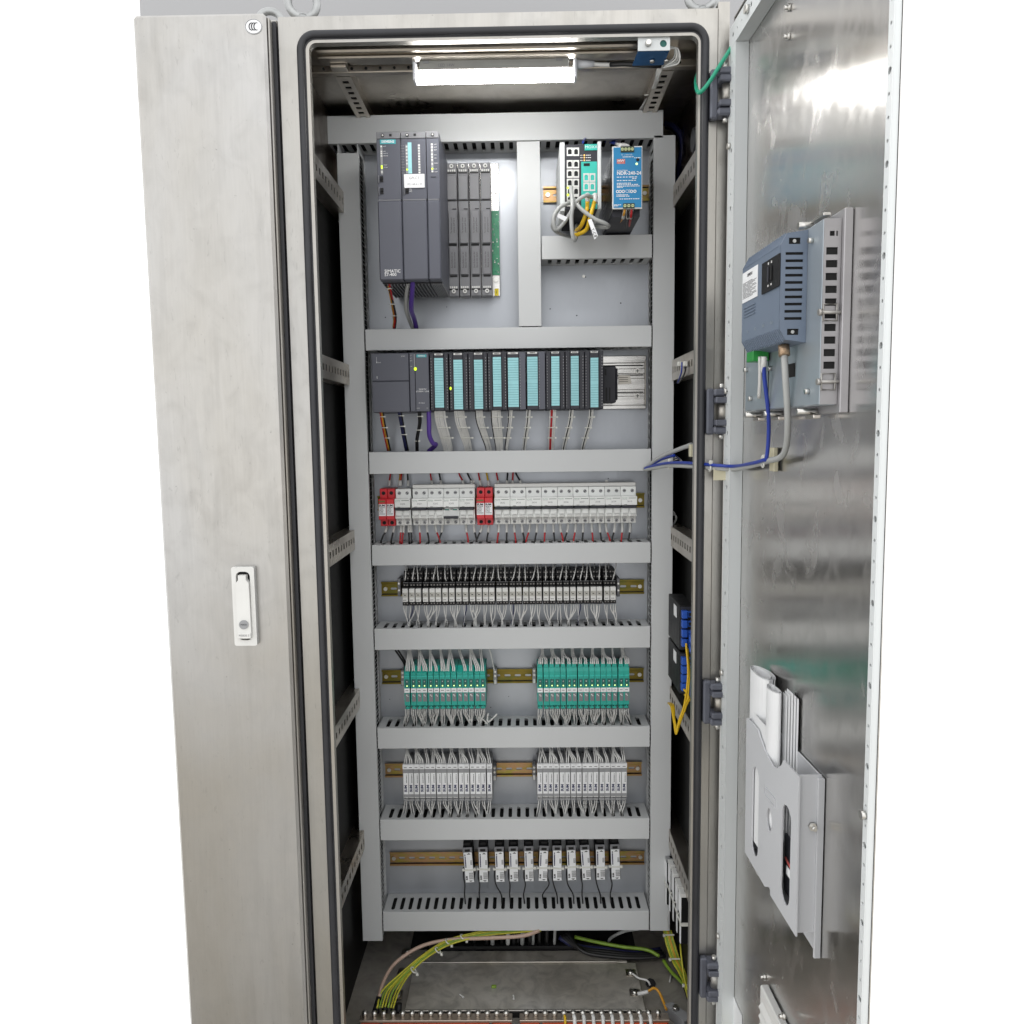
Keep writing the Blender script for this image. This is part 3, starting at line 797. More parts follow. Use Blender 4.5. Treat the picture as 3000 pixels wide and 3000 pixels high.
for i in range(4):
    a = at(1311 + i * 32.8, 670, .352).x; b = at(1311 + i * 32.8 + 30, 670, .352).x
    zb, zt = at(1380, 866, .352).z, at(1380, 476, .352).z
    cv = part('blank_cover', MB().box(a, b, .354, .3855, zb, zt, .0008), anth_g, bk)
    q = lambda t: zt + (zb - zt) * t
    w = b - a; xm = (a + b) / 2
    part('cover_plate', MB().box(a + .001, b - .001, .350, .3538, q(.275), q(.095), .001), anth_g, cv)
    part('pull_bar', MB().box(a + .003, b - .002, .3475, .3538, q(.605), q(.36), .001), anth_g, cv)
    part('lower_bar', MB().box(a + .003, b - .002, .3485, .3538, q(.84), q(.625), .001), anth_g, cv)
    part('groove', MB().box(a, b, .3532, .3538, q(.284), q(.277)).box(a + .002, b - .003, .3525, .3538, q(.622), q(.608)).box(a + .004, b - .003, .3528, .3538, q(.855), q(.845)).box(a + .012, b - .002, .3525, .3538, q(.346), q(.340)), black_pl, cv)
    for t in (.025, .965):
        part('screw_boss', MB().cyl((xm, .3535, q(t)), (xm, .3505, q(t)), .0046, 14), offw, cv)
        part('boss_hole', MB().cyl((xm, .3506, q(t)), (xm, .3502, q(t)), .0018, 8), black_pl, cv)
    for t in (.058, .935):
        mb = MB()
        for k in range(4): mb.box(a + .003 + k * w * .2, a + .003 + k * w * .2 + .003, .3518, .3538, q(t) - .0022, q(t) + .0022)
        part('contact_lugs', mb, offw, cv)
        part('contact_recess', MB().box(a + .0015, b - .0015, .3530, .3538, q(t) - .006, q(t) - .003), black_pl, cv)
    letters('To remove cover', .0050, ink, cv, (xm - .0025, .3472, q(.47)), rot=(math.pi / 2, -math.pi / 2, 0))
    letters('please pull here', .0050, ink, cv, (xm + .0035, .3472, q(.47)), rot=(math.pi / 2, -math.pi / 2, 0))
    letters('Zum Entfernen der', .0046, ink, cv, (xm - .0025, .3482, q(.73)), rot=(math.pi / 2, -math.pi / 2, 0))
    letters('Blende hier ziehen', .0046, ink, cv, (xm + .0035, .3482, q(.73)), rot=(math.pi / 2, -math.pi / 2, 0))

# ================================================================== network switch
YS = .19
x0, x1, z0, z1 = rect(1641, 416, 1762, 618, YS)
sw_ = thing('network_switch', 'black and turquoise network switch with white side fins at top right', 'network switch', ((x0 + x1) / 2, YP, z0))
fl = at(1655, 520, YS).x; fr = at(1751, 520, YS).x
part('housing', MB().box(fl + .001, fr - .001, YS + .006, .372, z0 + .004, z1 - .003, .001), black_pl, sw_)
part('side_fin', MB().box(x0, fl, YS, .365, z0, z1, .001), lgrey, sw_)
part('side_fin', MB().box(fr, x1, YS, .365, z0 + .003, z1 + .001, .001), lgrey, sw_)
part('face', MB().box(fl + .0006, fr - .0006, YS + .002, YS + .0058, z0 + .004, z1 - .004), anth_d, sw_)
tp = part('turquoise_panel', MB().box(at(1703, 520, YS).x, fr - .001, YS + .001, YS + .0019, at(1725, 612, YS).z, at(1725, 473, YS).z), switch_g, sw_)
nm = part('name_plate', MB().box(at(1713, 430, YS).x, fr - .0008, YS + .0, YS + .0019, at(1730, 440, YS).z, at(1730, 422, YS).z, .0004), switch_g, sw_)
letters('MOXA', .0078, inkw, nm, ((at(1713, 430, YS).x + fr) / 2, YS - .0004, at(1730, 431, YS).z), sx=1.1)
part('display', MB().box(at(1710, 482, YS).x, at(1728, 482, YS).x, YS + .0003, YS + .0009, at(1720, 486, YS).z, at(1720, 478, YS).z), black_pl, tp)
def port(px, py, parent, w=18, h=25):
    xa, xb, za, zb = rect(px, py, px + w, py + h, YS + .0015)
    p_ = part('port', MB().plate([(xa, za), (xb, za), (xb, zb), (xa, zb)], [[(xa + .0022, za + .003), (xb - .0022, za + .003), (xb - .0022, zb - .005), (xb - .004, zb - .0028), (xa + .004, zb - .0028), (xa + .0022, zb - .005)]], XZ(YS + .0003), XZ(YS + .0018)), offw, parent)
    part('port_opening', MB().box(xa + .0018, xb - .0018, YS + .0013, YS + .0017, za + .0022, zb - .0022), black_pl, p_)
for col in (1660.5, 1679):
    for row in (433, 469.5, 497, 524, 549, 573, 588): port(col, row, sw_, 17.5, 24 if row < 560 else 17)
for col in (1709, 1727):
    for row in (508, 535): port(col, row, sw_, 17, 25)
for k, py in enumerate((454, 461, 469)):
    x = at(1712, py, YS).x; z = at(1712, py, YS).z
    part('status_led', MB().box(x - .0012, x + .0012, YS + .001, YS + .0019, z - .0012, z + .0012), led_o, sw_)
    part('led_caption', dashes(x + .003, x + .014, z, YS + .0015, .0007, 3, k), inkw, sw_)
    part('led_caption', dashes(x - .008, x - .003, z, YS + .0015, .0007, 2, k + 9), inkw, sw_)
for py in (550, 571):
    q = at(1664, py, YS); part('port_led', MB().box(q.x - .002, q.x + .002, YS - .0004, YS + .0002, q.z - .002, q.z + .002), led_y, sw_)
# patch leads of the switch
c = thing('patch_leads', 'looped light grey network leads hanging from the network switch', 'cable', at(1700, 690, .16))
wire('grey_lead', pts((1672, 548, .18), (1677, 600, .15), (1674, 640, .148), (1677, 685, .15), (1683, 704, .16), (1688, 690, .20), (1690, 660, .25)), .0042, w_grey, c, 7, 9)
wire('grey_lead', pts((1672, 592, .175), (1640, 608, .155), (1622, 638, .15), (1628, 672, .155), (1650, 655, .16), (1672, 622, .165), (1690, 590, .16), (1715, 574, .155), (1738, 578, .18)), .0040, w_grey, c, 7, 9)
wire('grey_lead', pts((1682, 585, .17), (1700, 610, .155), (1740, 640, .15), (1776, 656, .155), (1782, 664, .17), (1765, 666, .20), (1745, 662, .25)), .0040, w_grey, c, 7, 9)
wire('grey_lead', pts((1626, 640, .16), (1618, 662, .17), (1630, 680, .19), (1656, 690, .25), (1670, 694, .30)), .0034, w_grey, c, 7, 9)
part('cable_tag', MB().add([at(1636, 625, .146), at(1662, 636, .146), at(1655, 648, .147), at(1632, 636, .147)], [(0, 1, 2, 3)]).add([at(1636, 625, .1475), at(1662, 636, .1475), at(1655, 648, .1485), at(1632, 636, .1485)], [(3, 2, 1, 0)]), paper, c)
c = thing('yellow_fibre_leads', 'pair of yellow fibre leads plugged into the turquoise switch panel', 'cable', at(1720, 680, .18))
wire('yellow_lead', pts((1721, 585, .178), (1720, 610, .160), (1712, 640, .165), (1700, 665, .18), (1688, 676, .22)), .0042, w_yellow, c, 6, 9)
wire('yellow_lead', pts((1743, 585, .178), (1736, 612, .155), (1728, 640, .155), (1718, 672, .17), (1695, 686, .18), (1680, 690, .20)), .0042, w_yellow, c, 6, 9)
for px in (1721, 1743):
    q = at(px, 585, .178); part('connector_boot', MB().cyl((q.x, .178, q.z + .010), (q.x, .170, q.z - .008), .0055, 10, .0045), offw, c)
v = [at(1722, 644, .145), at(1733, 641, .145), at(1752, 690, .142), at(1742, 702, .142)]
tg = part('flag_label', MB().add(v + [p_ + Vector((0, .0006, 0)) for p_ in v], [(0, 1, 2, 3), (7, 6, 5, 4), (0, 4, 5, 1), (1, 5, 6, 2), (2, 6, 7, 3), (3, 7, 4, 0)]), paper, c)
letters('T-C8', .0085, ink, tg, at(1740, 682, .1412), rot=(math.pi / 2, math.radians(65), 0))

# ================================================================== blue power supply
YN = .165
x0, x1, z0, z1 = rect(1794, 428, 1882, 612, YN)
ps = thing('power_supply', 'bright blue faced power supply beside the network switch', 'power supply', ((x0 + x1) / 2, YP, z0))
part('casing', MB().box(x0 + .0008, x1 - .0008, YN + .003, .375, z0 + .001, z1 - .001, .001), alu, ps)
part('casing_base', MB().box(x0 + .002, x1 - .002, YN + .02, .375, z0 - .010, z0 + .0008), anth_d, ps)
part('face_plate', MB().box(x0, x1, YN, YN + .0028, z0, z1, .0005), offw, ps)
fc = part('blue_face', MB().box(x0 + .0022, x1 - .0018, YN - .0006, YN - .0001, z0 + .0025, z1 - .0025), blue_face, ps)
W = x1 - x0; yt = YN - .0009
def nz_(py): return at(1838, py, YN).z
def nx_(px): return at(px, 520, YN).x
for (pa, pb, ya, yb, n) in ((1818, 1857, 429, 447, 4), (1825, 1859, 596, 611, 3)):
    tb = part('terminal_block', MB().box(nx_(pa), nx_(pb), YN - .002, YN + .002, nz_(yb), nz_(ya), .0005), M_('terminal_green_black', (.02, .035, .02), .5, 0, .1), ps)
    for k in range(n):
        xx = nx_(pa) + (nx_(pb) - nx_(pa)) * (k + .5) / n; zc = (nz_(ya) + nz_(yb)) / 2
        part('terminal_screw', MB().cyl((xx, YN - .0021, zc), (xx, YN - .0028, zc), .0030, 12), M_('brass_screw', (.45, .50, .28), .4, .7) if k == 0 and n == 4 else bpy.data.materials['brass_screw'], tb)
        part('screw_slot', MB().box(xx - .0022, xx + .0022, YN - .0031, YN - .0029, zc - .0004, zc + .0004), black_pl, tb)
lg = part('maker_badge', MB().box(nx_(1807), nx_(1831), yt, yt + .0002, nz_(480), nz_(466)), inkr, ps)
letters('MW', .0062, inkw, lg, (nx_(1819), yt - .0003, nz_(471.5)), sx=1.25, bold=.0002)
letters('MEAN WELL', .0026, inkw, lg, (nx_(1819), yt - .0003, nz_(478)))
letters('NDR-240-24', .0092, inkw, fc, (nx_(1807), yt, nz_(508)), 'LEFT', bold=.00025)
letters('INDUSTRIAL', .0040, inkw, fc, (nx_(1807), yt, nz_(500)), 'LEFT')
for py, a, b, n in ((519, 1807, 1868, 7), (523.5, 1852, 1868, 2), (529, 1807, 1866, 7), (537, 1807, 1850, 8), (541, 1807, 1870, 10), (545.5, 1807, 1875, 12), (549, 1807, 1827, 3), (571, 1806, 1840, 7), (575, 1806, 1845, 7), (583, 1815, 1874, 9), (600, 1799, 1820, 4), (603, 1799, 1812, 3), (460, 1824, 1856, 7), (463, 1858, 1878, 4)):
    part('print_line', dashes(nx_(a), nx_(b), nz_(py), yt, .00075, n, py), inkw, fc)
letters('CE', .0085, inkw, fc, (nx_(1839), yt, nz_(561)))
for k, px in enumerate((1809, 1817, 1826, 1850, 1860)):
    part('approval_mark', MB().plate(circ(nx_(px), nz_(561), .0032, 10), [circ(nx_(px), nz_(561), .0017, 8)], XZ(yt), XZ(yt + .0002)), inkw, fc)
letters('N  L  DC+ DC-', .0034, inkw, fc, (nx_(1837), yt, nz_(454)))
q = nx_(1868); part('adjuster', MB().cyl((q, YN - .0007, nz_(469)), (q, YN - .0012, nz_(469)), .0032, 12), black_pl, fc)
part('ready_led', MB().cyl((q - .002, YN - .0007, nz_(481)), (q - .002, YN - .0012, nz_(481)), .0022, 10), led_g, fc)
wire('lead', pts((1831, 612, .17), (1827, 630, .18), (1815, 655, .25), (1800, 680, .33), (1798, 692, .36)), .0026, w_orange, ps)
wire('lead', pts((1839, 612, .17), (1839, 640, .19), (1832, 672, .30), (1830, 692, .36)), .0024, w_black, ps)
wire('lead', pts((1851, 612, .17), (1848, 640, .19), (1842, 670, .30), (1838, 692, .36)), .0026, w_red, ps)
for a, b in ((1831, 1825), (1839, 1839), (1851, 1848)):
    p0, p1 = at(a, 613, .172), at(b, 640, .188); part('wire_sleeve', MB().cyl(p0, p1, .0034, 8), offw, ps)
for k, (a, b) in enumerate(((1762, 412), (1790, 410), (1805, 408))):
    wire('supply_lead', pts((a, b, .385), (1800 + k * 8, 420 + k, .32), (1822 + k * 8, 426, .20)), .0026, (w_blue, w_blue, w_pink)[k], ps)
    p0, p1 = at(1806 + k * 9, 422, .26), at(1824 + k * 8, 428, .175); part('wire_sleeve', MB().cyl(p0, p1, .0032, 8), offw, ps)
wire('uplink_wire', pts((1708, 417, .22), (1712, 410, .28), (1720, 402, .38)), .0026, w_blue, sw_)

# ================================================================== remote I/O row
YM = .27
def mx(px): return at(px, 1120, YM).x
mz1, mz0 = at(1480, 1031, YM).z, at(1480, 1203, YM).z
def mz(py): return at(1150, py, YM).z
rail3 = thing('profile_rail', 'bright aluminium profile rail at the right end of the cyan-labelled modules', 'mounting rail', (mx(1500), YP, mz0))
ra, rb = at(1093, 1120, .387).x, at(1893, 1120, .387).x
zr0, zr1 = at(1830, 1199, .387).z, at(1830, 1042, .387).z
hr = zr1 - zr0
part('rail_back', MB().box(ra, rb, .390, .3995, zr0, zr1, .001), alu, rail3)
for t0, t1, y in ((.86, 1.0, .384), (.66, .76, .386), (.36, .58, .3865), (.24, .30, .387), (0, .08, .384)):
    part('rail_bead', MB().box(ra, rb, y, .3899, zr0 + hr * t0, zr0 + hr * t1, .0015), alu, rail3)
for py in (1087, 1160):
    c = at(1867, py, .385); part('rail_screw', MB().cyl((c.x, .3888, c.z), (c.x, .381, c.z), .0058, 14), screw_m, rail3)
    part('screw_cross', MB().box(c.x - .004, c.x + .004, .3805, .3809, c.z - .0008, c.z + .0008).box(c.x - .0008, c.x + .0008, .3800, .3804, c.z - .004, c.z + .004), black_pl, rail3)
q0, q1 = at(1812, 1117, .384).x, at(1850, 1117, .384).x
part('spring_clip', MB().prism([(q0, at(1830, 1126, .384).z), (q1, at(1830, 1124, .384).z), (q1 - .003, at(1830, 1100, .384).z), (q0, at(1830, 1098, .384).z)], XZ(.3835), XZ(.3863)), steel_lip, rail3)
for t in (1106, 1112, 1118): part('clip_slot', MB().box(q0 + .001, q1 - .008, .3830, .3833, at(1830, t, .384).z - .0005, at(1830, t, .384).z + .0005), hole_m, rail3)
part('rail_end_edge', MB().box(rb - .004, rb - .001, .379, .3838, zr0 + .010, zr1 - .012, .0008), steel_lip, rail3)
for t in (.30, .62, .80): part('rail_shadow_groove', MB().box(ra, rb - .006, .3893, .3899, zr0 + hr * t + .001, zr0 + hr * t + .0035), hole_m, rail3)
bus = thing('bus_connector', 'small black bus connector plugged beside the last cyan-labelled module', 'connector', (mx(1790), YP, mz0))
bx0, bx1, bz0, bz1 = rect(1766, 1073, 1810, 1180, .335)
part('connector_body', MB().box(bx0, bx1 - .004, .335, .385, bz0, bz1, .002).box(bx1 - .004, bx1, .337, .385, bz0 + .006, bz1 - .004, .002), anth_d, bus)
part('connector_groove', MB().box(bx0 + .006, bx0 + .010, .3342, .3349, bz0 + .004, bz0 + .034).box(bx0 + .014, bx0 + .017, .3342, .3349, bz0 + .004, bz0 + .034).box(bx0 + .004, bx0 + .008, .3342, .3349, bz1 - .02, bz1 - .006), black_pl, bus)
# supply unit
su = thing('supply_module', 'plain dark grey supply module at the left end of the cyan-labelled row', 'module', (mx(1145), YP, mz0))
a, b = mx(1090), mx(1199); zmid = at(1150, 1117, YM).z; zt_, zb_ = mz(1034.5), mz(1208)
part('body', MB().box(a, b, YM + .004, .383, zb_, zt_, .001), anth, su)
part('upper_door', MB().box(a + .0004, b - .0004, YM, YM + .0038, zmid + .0008, zt_ - .0004, .001), anth, su)
part('lower_door', MB().box(a + .0004, b - .0004, YM - .002, YM + .0038, zb_ + .0004, zmid - .0008, .001), anth, su)
part('marking', MB().box(mx(1105), mx(1105.6), YM - .0003, YM - .0001, mz(1060), mz(1045)).box(mx(1104.5), mx(1107), YM - .0003, YM - .0001, mz(1063), mz(1059)), inkw, su)
letters('SF BF', .0028, inkw, su, (mx(1109), YM - .0003, mz(1062)), 'LEFT')
letters('DC24V', .0028, inkw, su, (mx(1183), YM - .0003, mz(1044)))
letters('307', .004, inkw, su, (mx(1105), YM - .0003, mz(1105)), rot=(math.pi / 2, math.pi / 2, 0))
# interface unit
iu = thing('interface_module', 'narrow dark grey interface module with green light next to the supply module', 'module', (mx(1230), YP, mz0))
a, b = mx(1200.5), mx(1257); zt_, zb_ = at(1230, 1033, YM).z, at(1230, 1206, YM).z
part('body', MB().box(a, b, YM + .004, .383, zb_, zt_, .001), anth, iu)
part('left_face', MB().box(a + .0004, mx(1216), YM, YM + .0038, zb_ + .001, zt_ - .0004, .0006), anth, iu)
part('right_face', MB().box(mx(1217.5), b - .0004, YM, YM + .0038, zb_ + .001, zt_ - .0004, .0006), anth, iu)
bp_ = part('brand_plate', MB().box(mx(1222), mx(1251), YM - .0005, YM - .0001, mz(1048), mz(1040)), brandc, iu)
letters('SIEMENS', .0042, inkw, bp_, (mx(1236.5), YM - .0008, mz(1044)), bold=.0001)
letters('SIMATIC\nET200M / LINK', .0046, inkw, iu, (mx(1238), YM - .0003, mz(1145)))
letters('IM 153-2', .0036, inkw, iu, (mx(1234), YM - .0003, mz(1182)))
s = part('led_strip', MB().box(mx(1214.6), mx(1217.2), YM - .0006, YM - .0001, mz(1078), mz(1038)), grey_pl, iu)
q = at(1217, 1081, YM); part('run_led', MB().ball((q.x, YM - .001, q.z), .0032, 10, 1, .6, 1.2), led_y, iu)
for k, py in enumerate((1042, 1050, 1058, 1074)): letters(('SF', 'BF', 'ACT', 'ON')[k], .0024, inkw, iu, (mx(1206), YM - .0003, mz(py)))
part('foot_label', MB().box(mx(1219), mx(1228), YM - .0004, YM - .0001, mz(1199), mz(1195)).box(mx(1248), mx(1253), YM - .0004, YM - .0001, mz(1199), mz(1195)), inkg, iu)
# nine channel modules
me_ = [(1260, 1314), (1316.5, 1371), (1372.5, 1428), (1429.5, 1485), (1486.5, 1540.5), (1542, 1598), (1599.7, 1655.3), (1656.5, 1712.7), (1713.5, 1768.5)]
labs = [(1273, 1300), (1329, 1356), (1389, 1415), (1444, 1469), (1488, 1520), (1544.5, 1576), (1615, 1639.5), (1672, 1696), (1729.5, 1753.5)]
ltop = [1049, 1054, 1054, 1046, 1048, 1045, 1044, 1043, 1048]
lbot = [1194, 1199, 1198, 1191, 1192, 1188.5, 1188.5, 1188, 1193]
wx = [(1288, 1312), (1345, 1372), (1402, 1430), (1452, 1463), (1496, 1484), (1549, 1536), (1620, 1614), (1675, 1652), (1733, 1708)]
nwire = [10, 9, 7, 9, 4, 4, 6, 4, 4]
place = ['first module, nearest the interface module', 'second module, with a small green light', 'third module from the interface module', 'fourth module, above the thickest wire bundle', 'fifth module, with a blank right strip', 'sixth module, with a blank right strip', 'seventh module, above the bundle with a red wire', 'eighth module, last but one before the bus connector', 'ninth module, next to the black bus connector']
for i in range(9):
    ea, eb = me_[i]; a, b = mx(ea), mx(eb)
    pc = (ea + eb) / 2; zt_ = at(pc, 1034 - i * .9, YM).z; zb_ = at(pc, 1204 - i * .7, YM).z
    mo = thing('channel_module', 'cyan-labelled ' + place[i], 'module', ((a + b) / 2, YP, zb_), 'cyan-labelled input and output modules')
    part('body', MB().box(a, b, YM + .008, .383, zb_, zt_, .001), anth_d, mo)
    la, lb = mx(labs[i][0]), mx(labs[i][1])
    part('left_rim', MB().box(a + .0005, la - .0012, YM + .002, YM + .0078, zb_ + .001, zt_ - .0006, .0006), anth_d, mo)
    part('right_rim', MB().box(lb + .0012, b - .0005, YM + .002, YM + .0078, zb_ + .001, zt_ - .0006, .0006), anth_d if i not in (4, 5) else anth, mo)
    fd = part('front_flap', MB().box(la - .0008, lb + .0008, YM, YM + .0078, zb_ + .0005, zt_ - .005, .0008), anth_d, mo)
    zl1, zl0 = at(pc, ltop[i], YM).z, at(pc, lbot[i], YM).z
    lab = part('cyan_label', MB().box(la + .0004, lb - .0004, YM - .0005, YM - .0001, zl0, zl1), cyan_lab, mo)
    mb = MB(); nl = 20
    for k in range(1, nl):
        if k != 10: mb.box(la + .0006, lb - .0006, YM - .0008, YM - .0006, zl0 + (zl1 - zl0) * k / nl - .0003, zl0 + (zl1 - zl0) * k / nl + .0003)
    part('label_rows', mb, cyan_d, lab)
    bpl = part('brand_plate', MB().box(la + .0008, lb - .0012, YM + .0004, YM + .0014, zt_ - .0048, zt_ - .001), offw, mo)
    letters('SIEMENS', .0031, ink, bpl, ((la + lb) / 2, YM + .0002, zt_ - .0029), bold=.0001)
    mb = MB()
    for k in range(18):
        z = zb_ + .008 + k * (zt_ - zb_ - .02) / 17
        mb.box(a + .0022, a + .0034, YM + .0014, YM + .0019, z - .0012, z + .0012)
        if i not in (4, 5): mb.box(b - .0040, b - .0026, YM + .0014, YM + .0019, z - .0012, z + .0012)
        else: mb.box(lb + .0022, lb + .0034, YM + .0014, YM + .0019, z - .0012, z + .0012)
    part('channel_leds', mb, grey_pl, mo)
    if i == 1:
        q = at(1320, 1138, YM); part('run_led', MB().ball((q.x, YM + .001, q.z), .0028, 8, .8, .6, 1.3), led_y, mo)
    # wire bundle
    xa, xb = wx[i]; n = nwire[i]
    for k in range(n):
        t = (k - (n - 1) / 2)
        dxa = t * 3.3; dxb = t * 2.6 + rnd.uniform(-1, 1)
        c_ = w_white
        if i == 6 and k in (1, 2): c_ = w_red
        if (i in (5, 7, 8) and k == 1) or (i in (2, 3, 4) and k == 0): c_ = w_black
        wire('wire', pts((xa + dxa, 1200, .285), (xa + dxa + (xb - xa) * .15 + rnd.uniform(-1, 1), 1235, .30), (xa + dxa * .95 + (xb - xa) * .6, 1275, .325), (xb + dxb, 1312, .352), (xb + dxb + rnd.uniform(-2, 2), 1332, .362)), .00122, c_, mo, 4)
    for t, py in ((.1, 1222), (.45, 1253), (.8, 1283)):
        q = at(xa + (xb - xa) * t * 1.05, py, .292 + t * .045); rr = n * .0011 + .0012
        part('cable_tie', MB().tube([(q.x + rr * 1.05 * math.cos(an), q.y + .0045 * math.sin(an), q.z) for an in [k * math.pi / 6 for k in range(12)]], .0011, 5, closed=True).box(q.x + rr, q.x + rr + .004, q.y - .005, q.y - .001, q.z - .0018, q.z + .0018), tie_m, mo)
def loom(parent, name, path, cols, r=.0017, ties=()):
    for k, c_ in enumerate(cols):
        o = (k - (len(cols) - 1) / 2) * r * 1.7
        wire(name, [p_ + Vector((o, (k % 2) * -.001, 0)) for p_ in path], r, c_, parent, 4)
    for (px, py, y) in ties:
        q = at(px, py, y); part('cable_tie', MB().tube([(q.x + .0052 * math.cos(an), q.y + .004 * math.sin(an), q.z) for an in [k * math.pi / 5 for k in range(10)]], .001, 5, closed=True).box(q.x + .004, q.x + .008, q.y - .005, q.y - .001, q.z - .0016, q.z + .0016), tie_m, parent)
loom(su, 'supply_wire', pts((1118, 1206, .285), (1123, 1240, .30), (1131, 1280, .33), (1140, 1320, .36)), (w_red, w_orange, w_black), .0019, ((1120, 1221, .292), (1126, 1253, .305), (1133, 1283, .333)))
loom(su, 'supply_wire', pts((1171, 1206, .285), (1177, 1240, .30), (1184, 1280, .33), (1192, 1320, .36)), (w_dblue, w_dblue, w_black), .0019, ((1174, 1218, .288), (1178, 1249, .303), (1183, 1273, .325)))
loom(iu, 'supply_wire', pts((1229, 1206, .285), (1230, 1240, .30), (1222, 1285, .33), (1222, 1320, .36)), (w_black, w_black), .0022, ((1230, 1220, .29), (1227, 1260, .31), (1221, 1292, .337)))
wire('bus_cable', pts((1256, 1200, .282), (1257, 1240, .29), (1258, 1275, .30), (1268, 1298, .315), (1277, 1302, .33), (1268, 1312, .35), (1256, 1322, .362)), .0052, w_purple, iu, 6, 10)

# ================================================================== breakers and red surge arresters
YB, YBN = .347, .327                        # shoulder and nose faces
def bz(py): return at(1480, py, YB).z
ZS1, ZN1, ZN0, ZS0 = bz(1429), bz(1456), bz(1515), bz(1536)
def mcb_meshes(w):
    """local: x 0..w, z 0 at the bottom of the body, y as in the scene"""
    h = ZS1 - ZS0; n0 = ZN0 - ZS0; n1 = ZN1 - ZS0; nm = n0 + (n1 - n0) * .50
    d = {}
    d['body'] = (MB().box(.0003, w - .0003, YB, .392, 0, h, .0008), white_pl)
    d['nose'] = (MB().box(.0002, w - .0002, YBN, YB - .0002, nm + .003, n1, .0008).box(.0002, w - .0002, YBN + .006, YB - .0002, n0, nm - .0035, .0008), white_pl)
    d['lower_terminal_cover'] = (MB().box(.0006, w / 2 - .0004, YB - .0018, YB - .0002, .001, n0 - .001, .0005).box(w / 2 + .0004, w - .0006, YB - .0018, YB - .0002, .001, n0 - .001, .0005), offw)
    return d, h, n0, n1, nm
_mcb = {}
def breaker(xa, xb, label, code, off=False, group='white two-pole breakers'):
    w = xb - xa; r = thing('circuit_breaker', label, 'circuit breaker', (xa, 0, ZS0), group, world_space=False)
    key = round(w, 4)
    if key not in _mcb:
        d, h, n0, n1, nm = mcb_meshes(w)
        M = {k: mesh_of(v[0], k, v[1]) for k, v in d.items()}
        sc = [];
        M['screw'] = mesh_of(MB().cyl((0, -.0005, 0), (0, .0012, 0), .0040, 14), 'screw', grey_pl)
        M['screw_slot'] = mesh_of(MB().box(-.0030, .0030, -.0009, -.0006, -.0007, .0007), 'screw_slot', black_pl)
        M['screw_hole'] = mesh_of(MB().cyl((0, .0006, 0), (0, .0012, 0), .0046, 14), 'screw_hole', black_pl)
        M['toggle'] = mesh_of(MB().box(.0008, w - .0018, YBN - .0045, YB - .0002, -.0026, .0026, .001), 'toggle', anth_d)
        M['rocker'] = mesh_of(MB().box(0, w * .40, YBN + .001, YBN + .0058, 0, (nm - n0) * .55, .0012), 'rocker', white_pl)
        M['lens'] = mesh_of(MB().box(0, w * .34, YBN + .003, YBN + .0058, 0, .004, .0008), 'lens', offw)
        M['rule'] = mesh_of(MB().box(w * .45, w * .92, YBN - .0003, YBN - .0001, n1 - .0045, n1 - .0035), 'rule', M_('green_black_print', (.03, .07, .05), .5, 0, 0) if 'green_black_print' not in bpy.data.materials else bpy.data.materials['green_black_print'])
        M['mark'] = mesh_of(MB().box(w * .18, w * .36, YBN - .0003, YBN - .0001, nm + .0042, nm + .0050), 'mark', ink)
        M['slot_mark'] = mesh_of(MB().box(0, w * .3, YB - .0021, YB - .0019, -.0005, .0005).box(0, w * .3, YB - .0021, YB - .0019, -.0032, -.0022), 'slot_mark', inkg)
        _mcb[key] = (M, h, n0, n1, nm)
    M, h, n0, n1, nm = _mcb[key]
    for k in ('body', 'nose', 'lower_terminal_cover'): share(k, M[k], r)
    for k in (.25, .75):
        for z, yy in (((n1 + h) / 2 + .001, YB), (n0 * .40, YB - .0018)):
            s = share('terminal_screw', M['screw'], r, (w * k, yy - .0006, z))
            share('screw_slot', M['screw_slot'], s, rot=(0, rnd.uniform(-.9, .9), 0))
    if off:
        share('toggle', M['toggle'], r, (0, 0, n0 + .003))
        for k in (.12, .62): share('indicator', M['lens'], r, (w * k, -.006, nm - .004))
        ind = part('indicator_window', MB().box(w * .13, w * .40, YBN - .0062, YBN - .0058, nm - .0035, nm - .0005).box(w * .63, w * .90, YBN - .0062, YBN - .0058, nm - .0035, nm - .0005), teal_d, r)
    else:
        share('toggle', M['toggle'], r, (0, 0, nm - .0005))
        for k in (.06, .54):
            share('rocker', M['rocker'], r, (w * k, 0, n0 + (nm - n0) * .33)); share('lens', M['lens'], r, (w * (k + .03), 0, n0 + .0015))
    share('rule', M['rule'], r); share('mark', M['mark'], r)
    share('slot_mark', M['slot_mark'], r, (w * .1, 0, n0 - .0025)); share('slot_mark', M['slot_mark'], r, (w * .6, 0, n0 - .0025))
    letters('Schneider', .0032, M_('brand_green_print', (.05, .22, .12), .5, 0, 0) if 'brand_green_print' not in bpy.data.materials else bpy.data.materials['brand_green_print'], r, (.0014, YBN - .0002, n1 - .0038), 'LEFT')
    letters('iC65N C10A', .0022, inkg, r, (.0014, YBN - .0002, n1 - .0068), 'LEFT')
    letters(code, .0052, inkg, r, (w * .52, YBN - .0002, n1 - .0118))
    return r
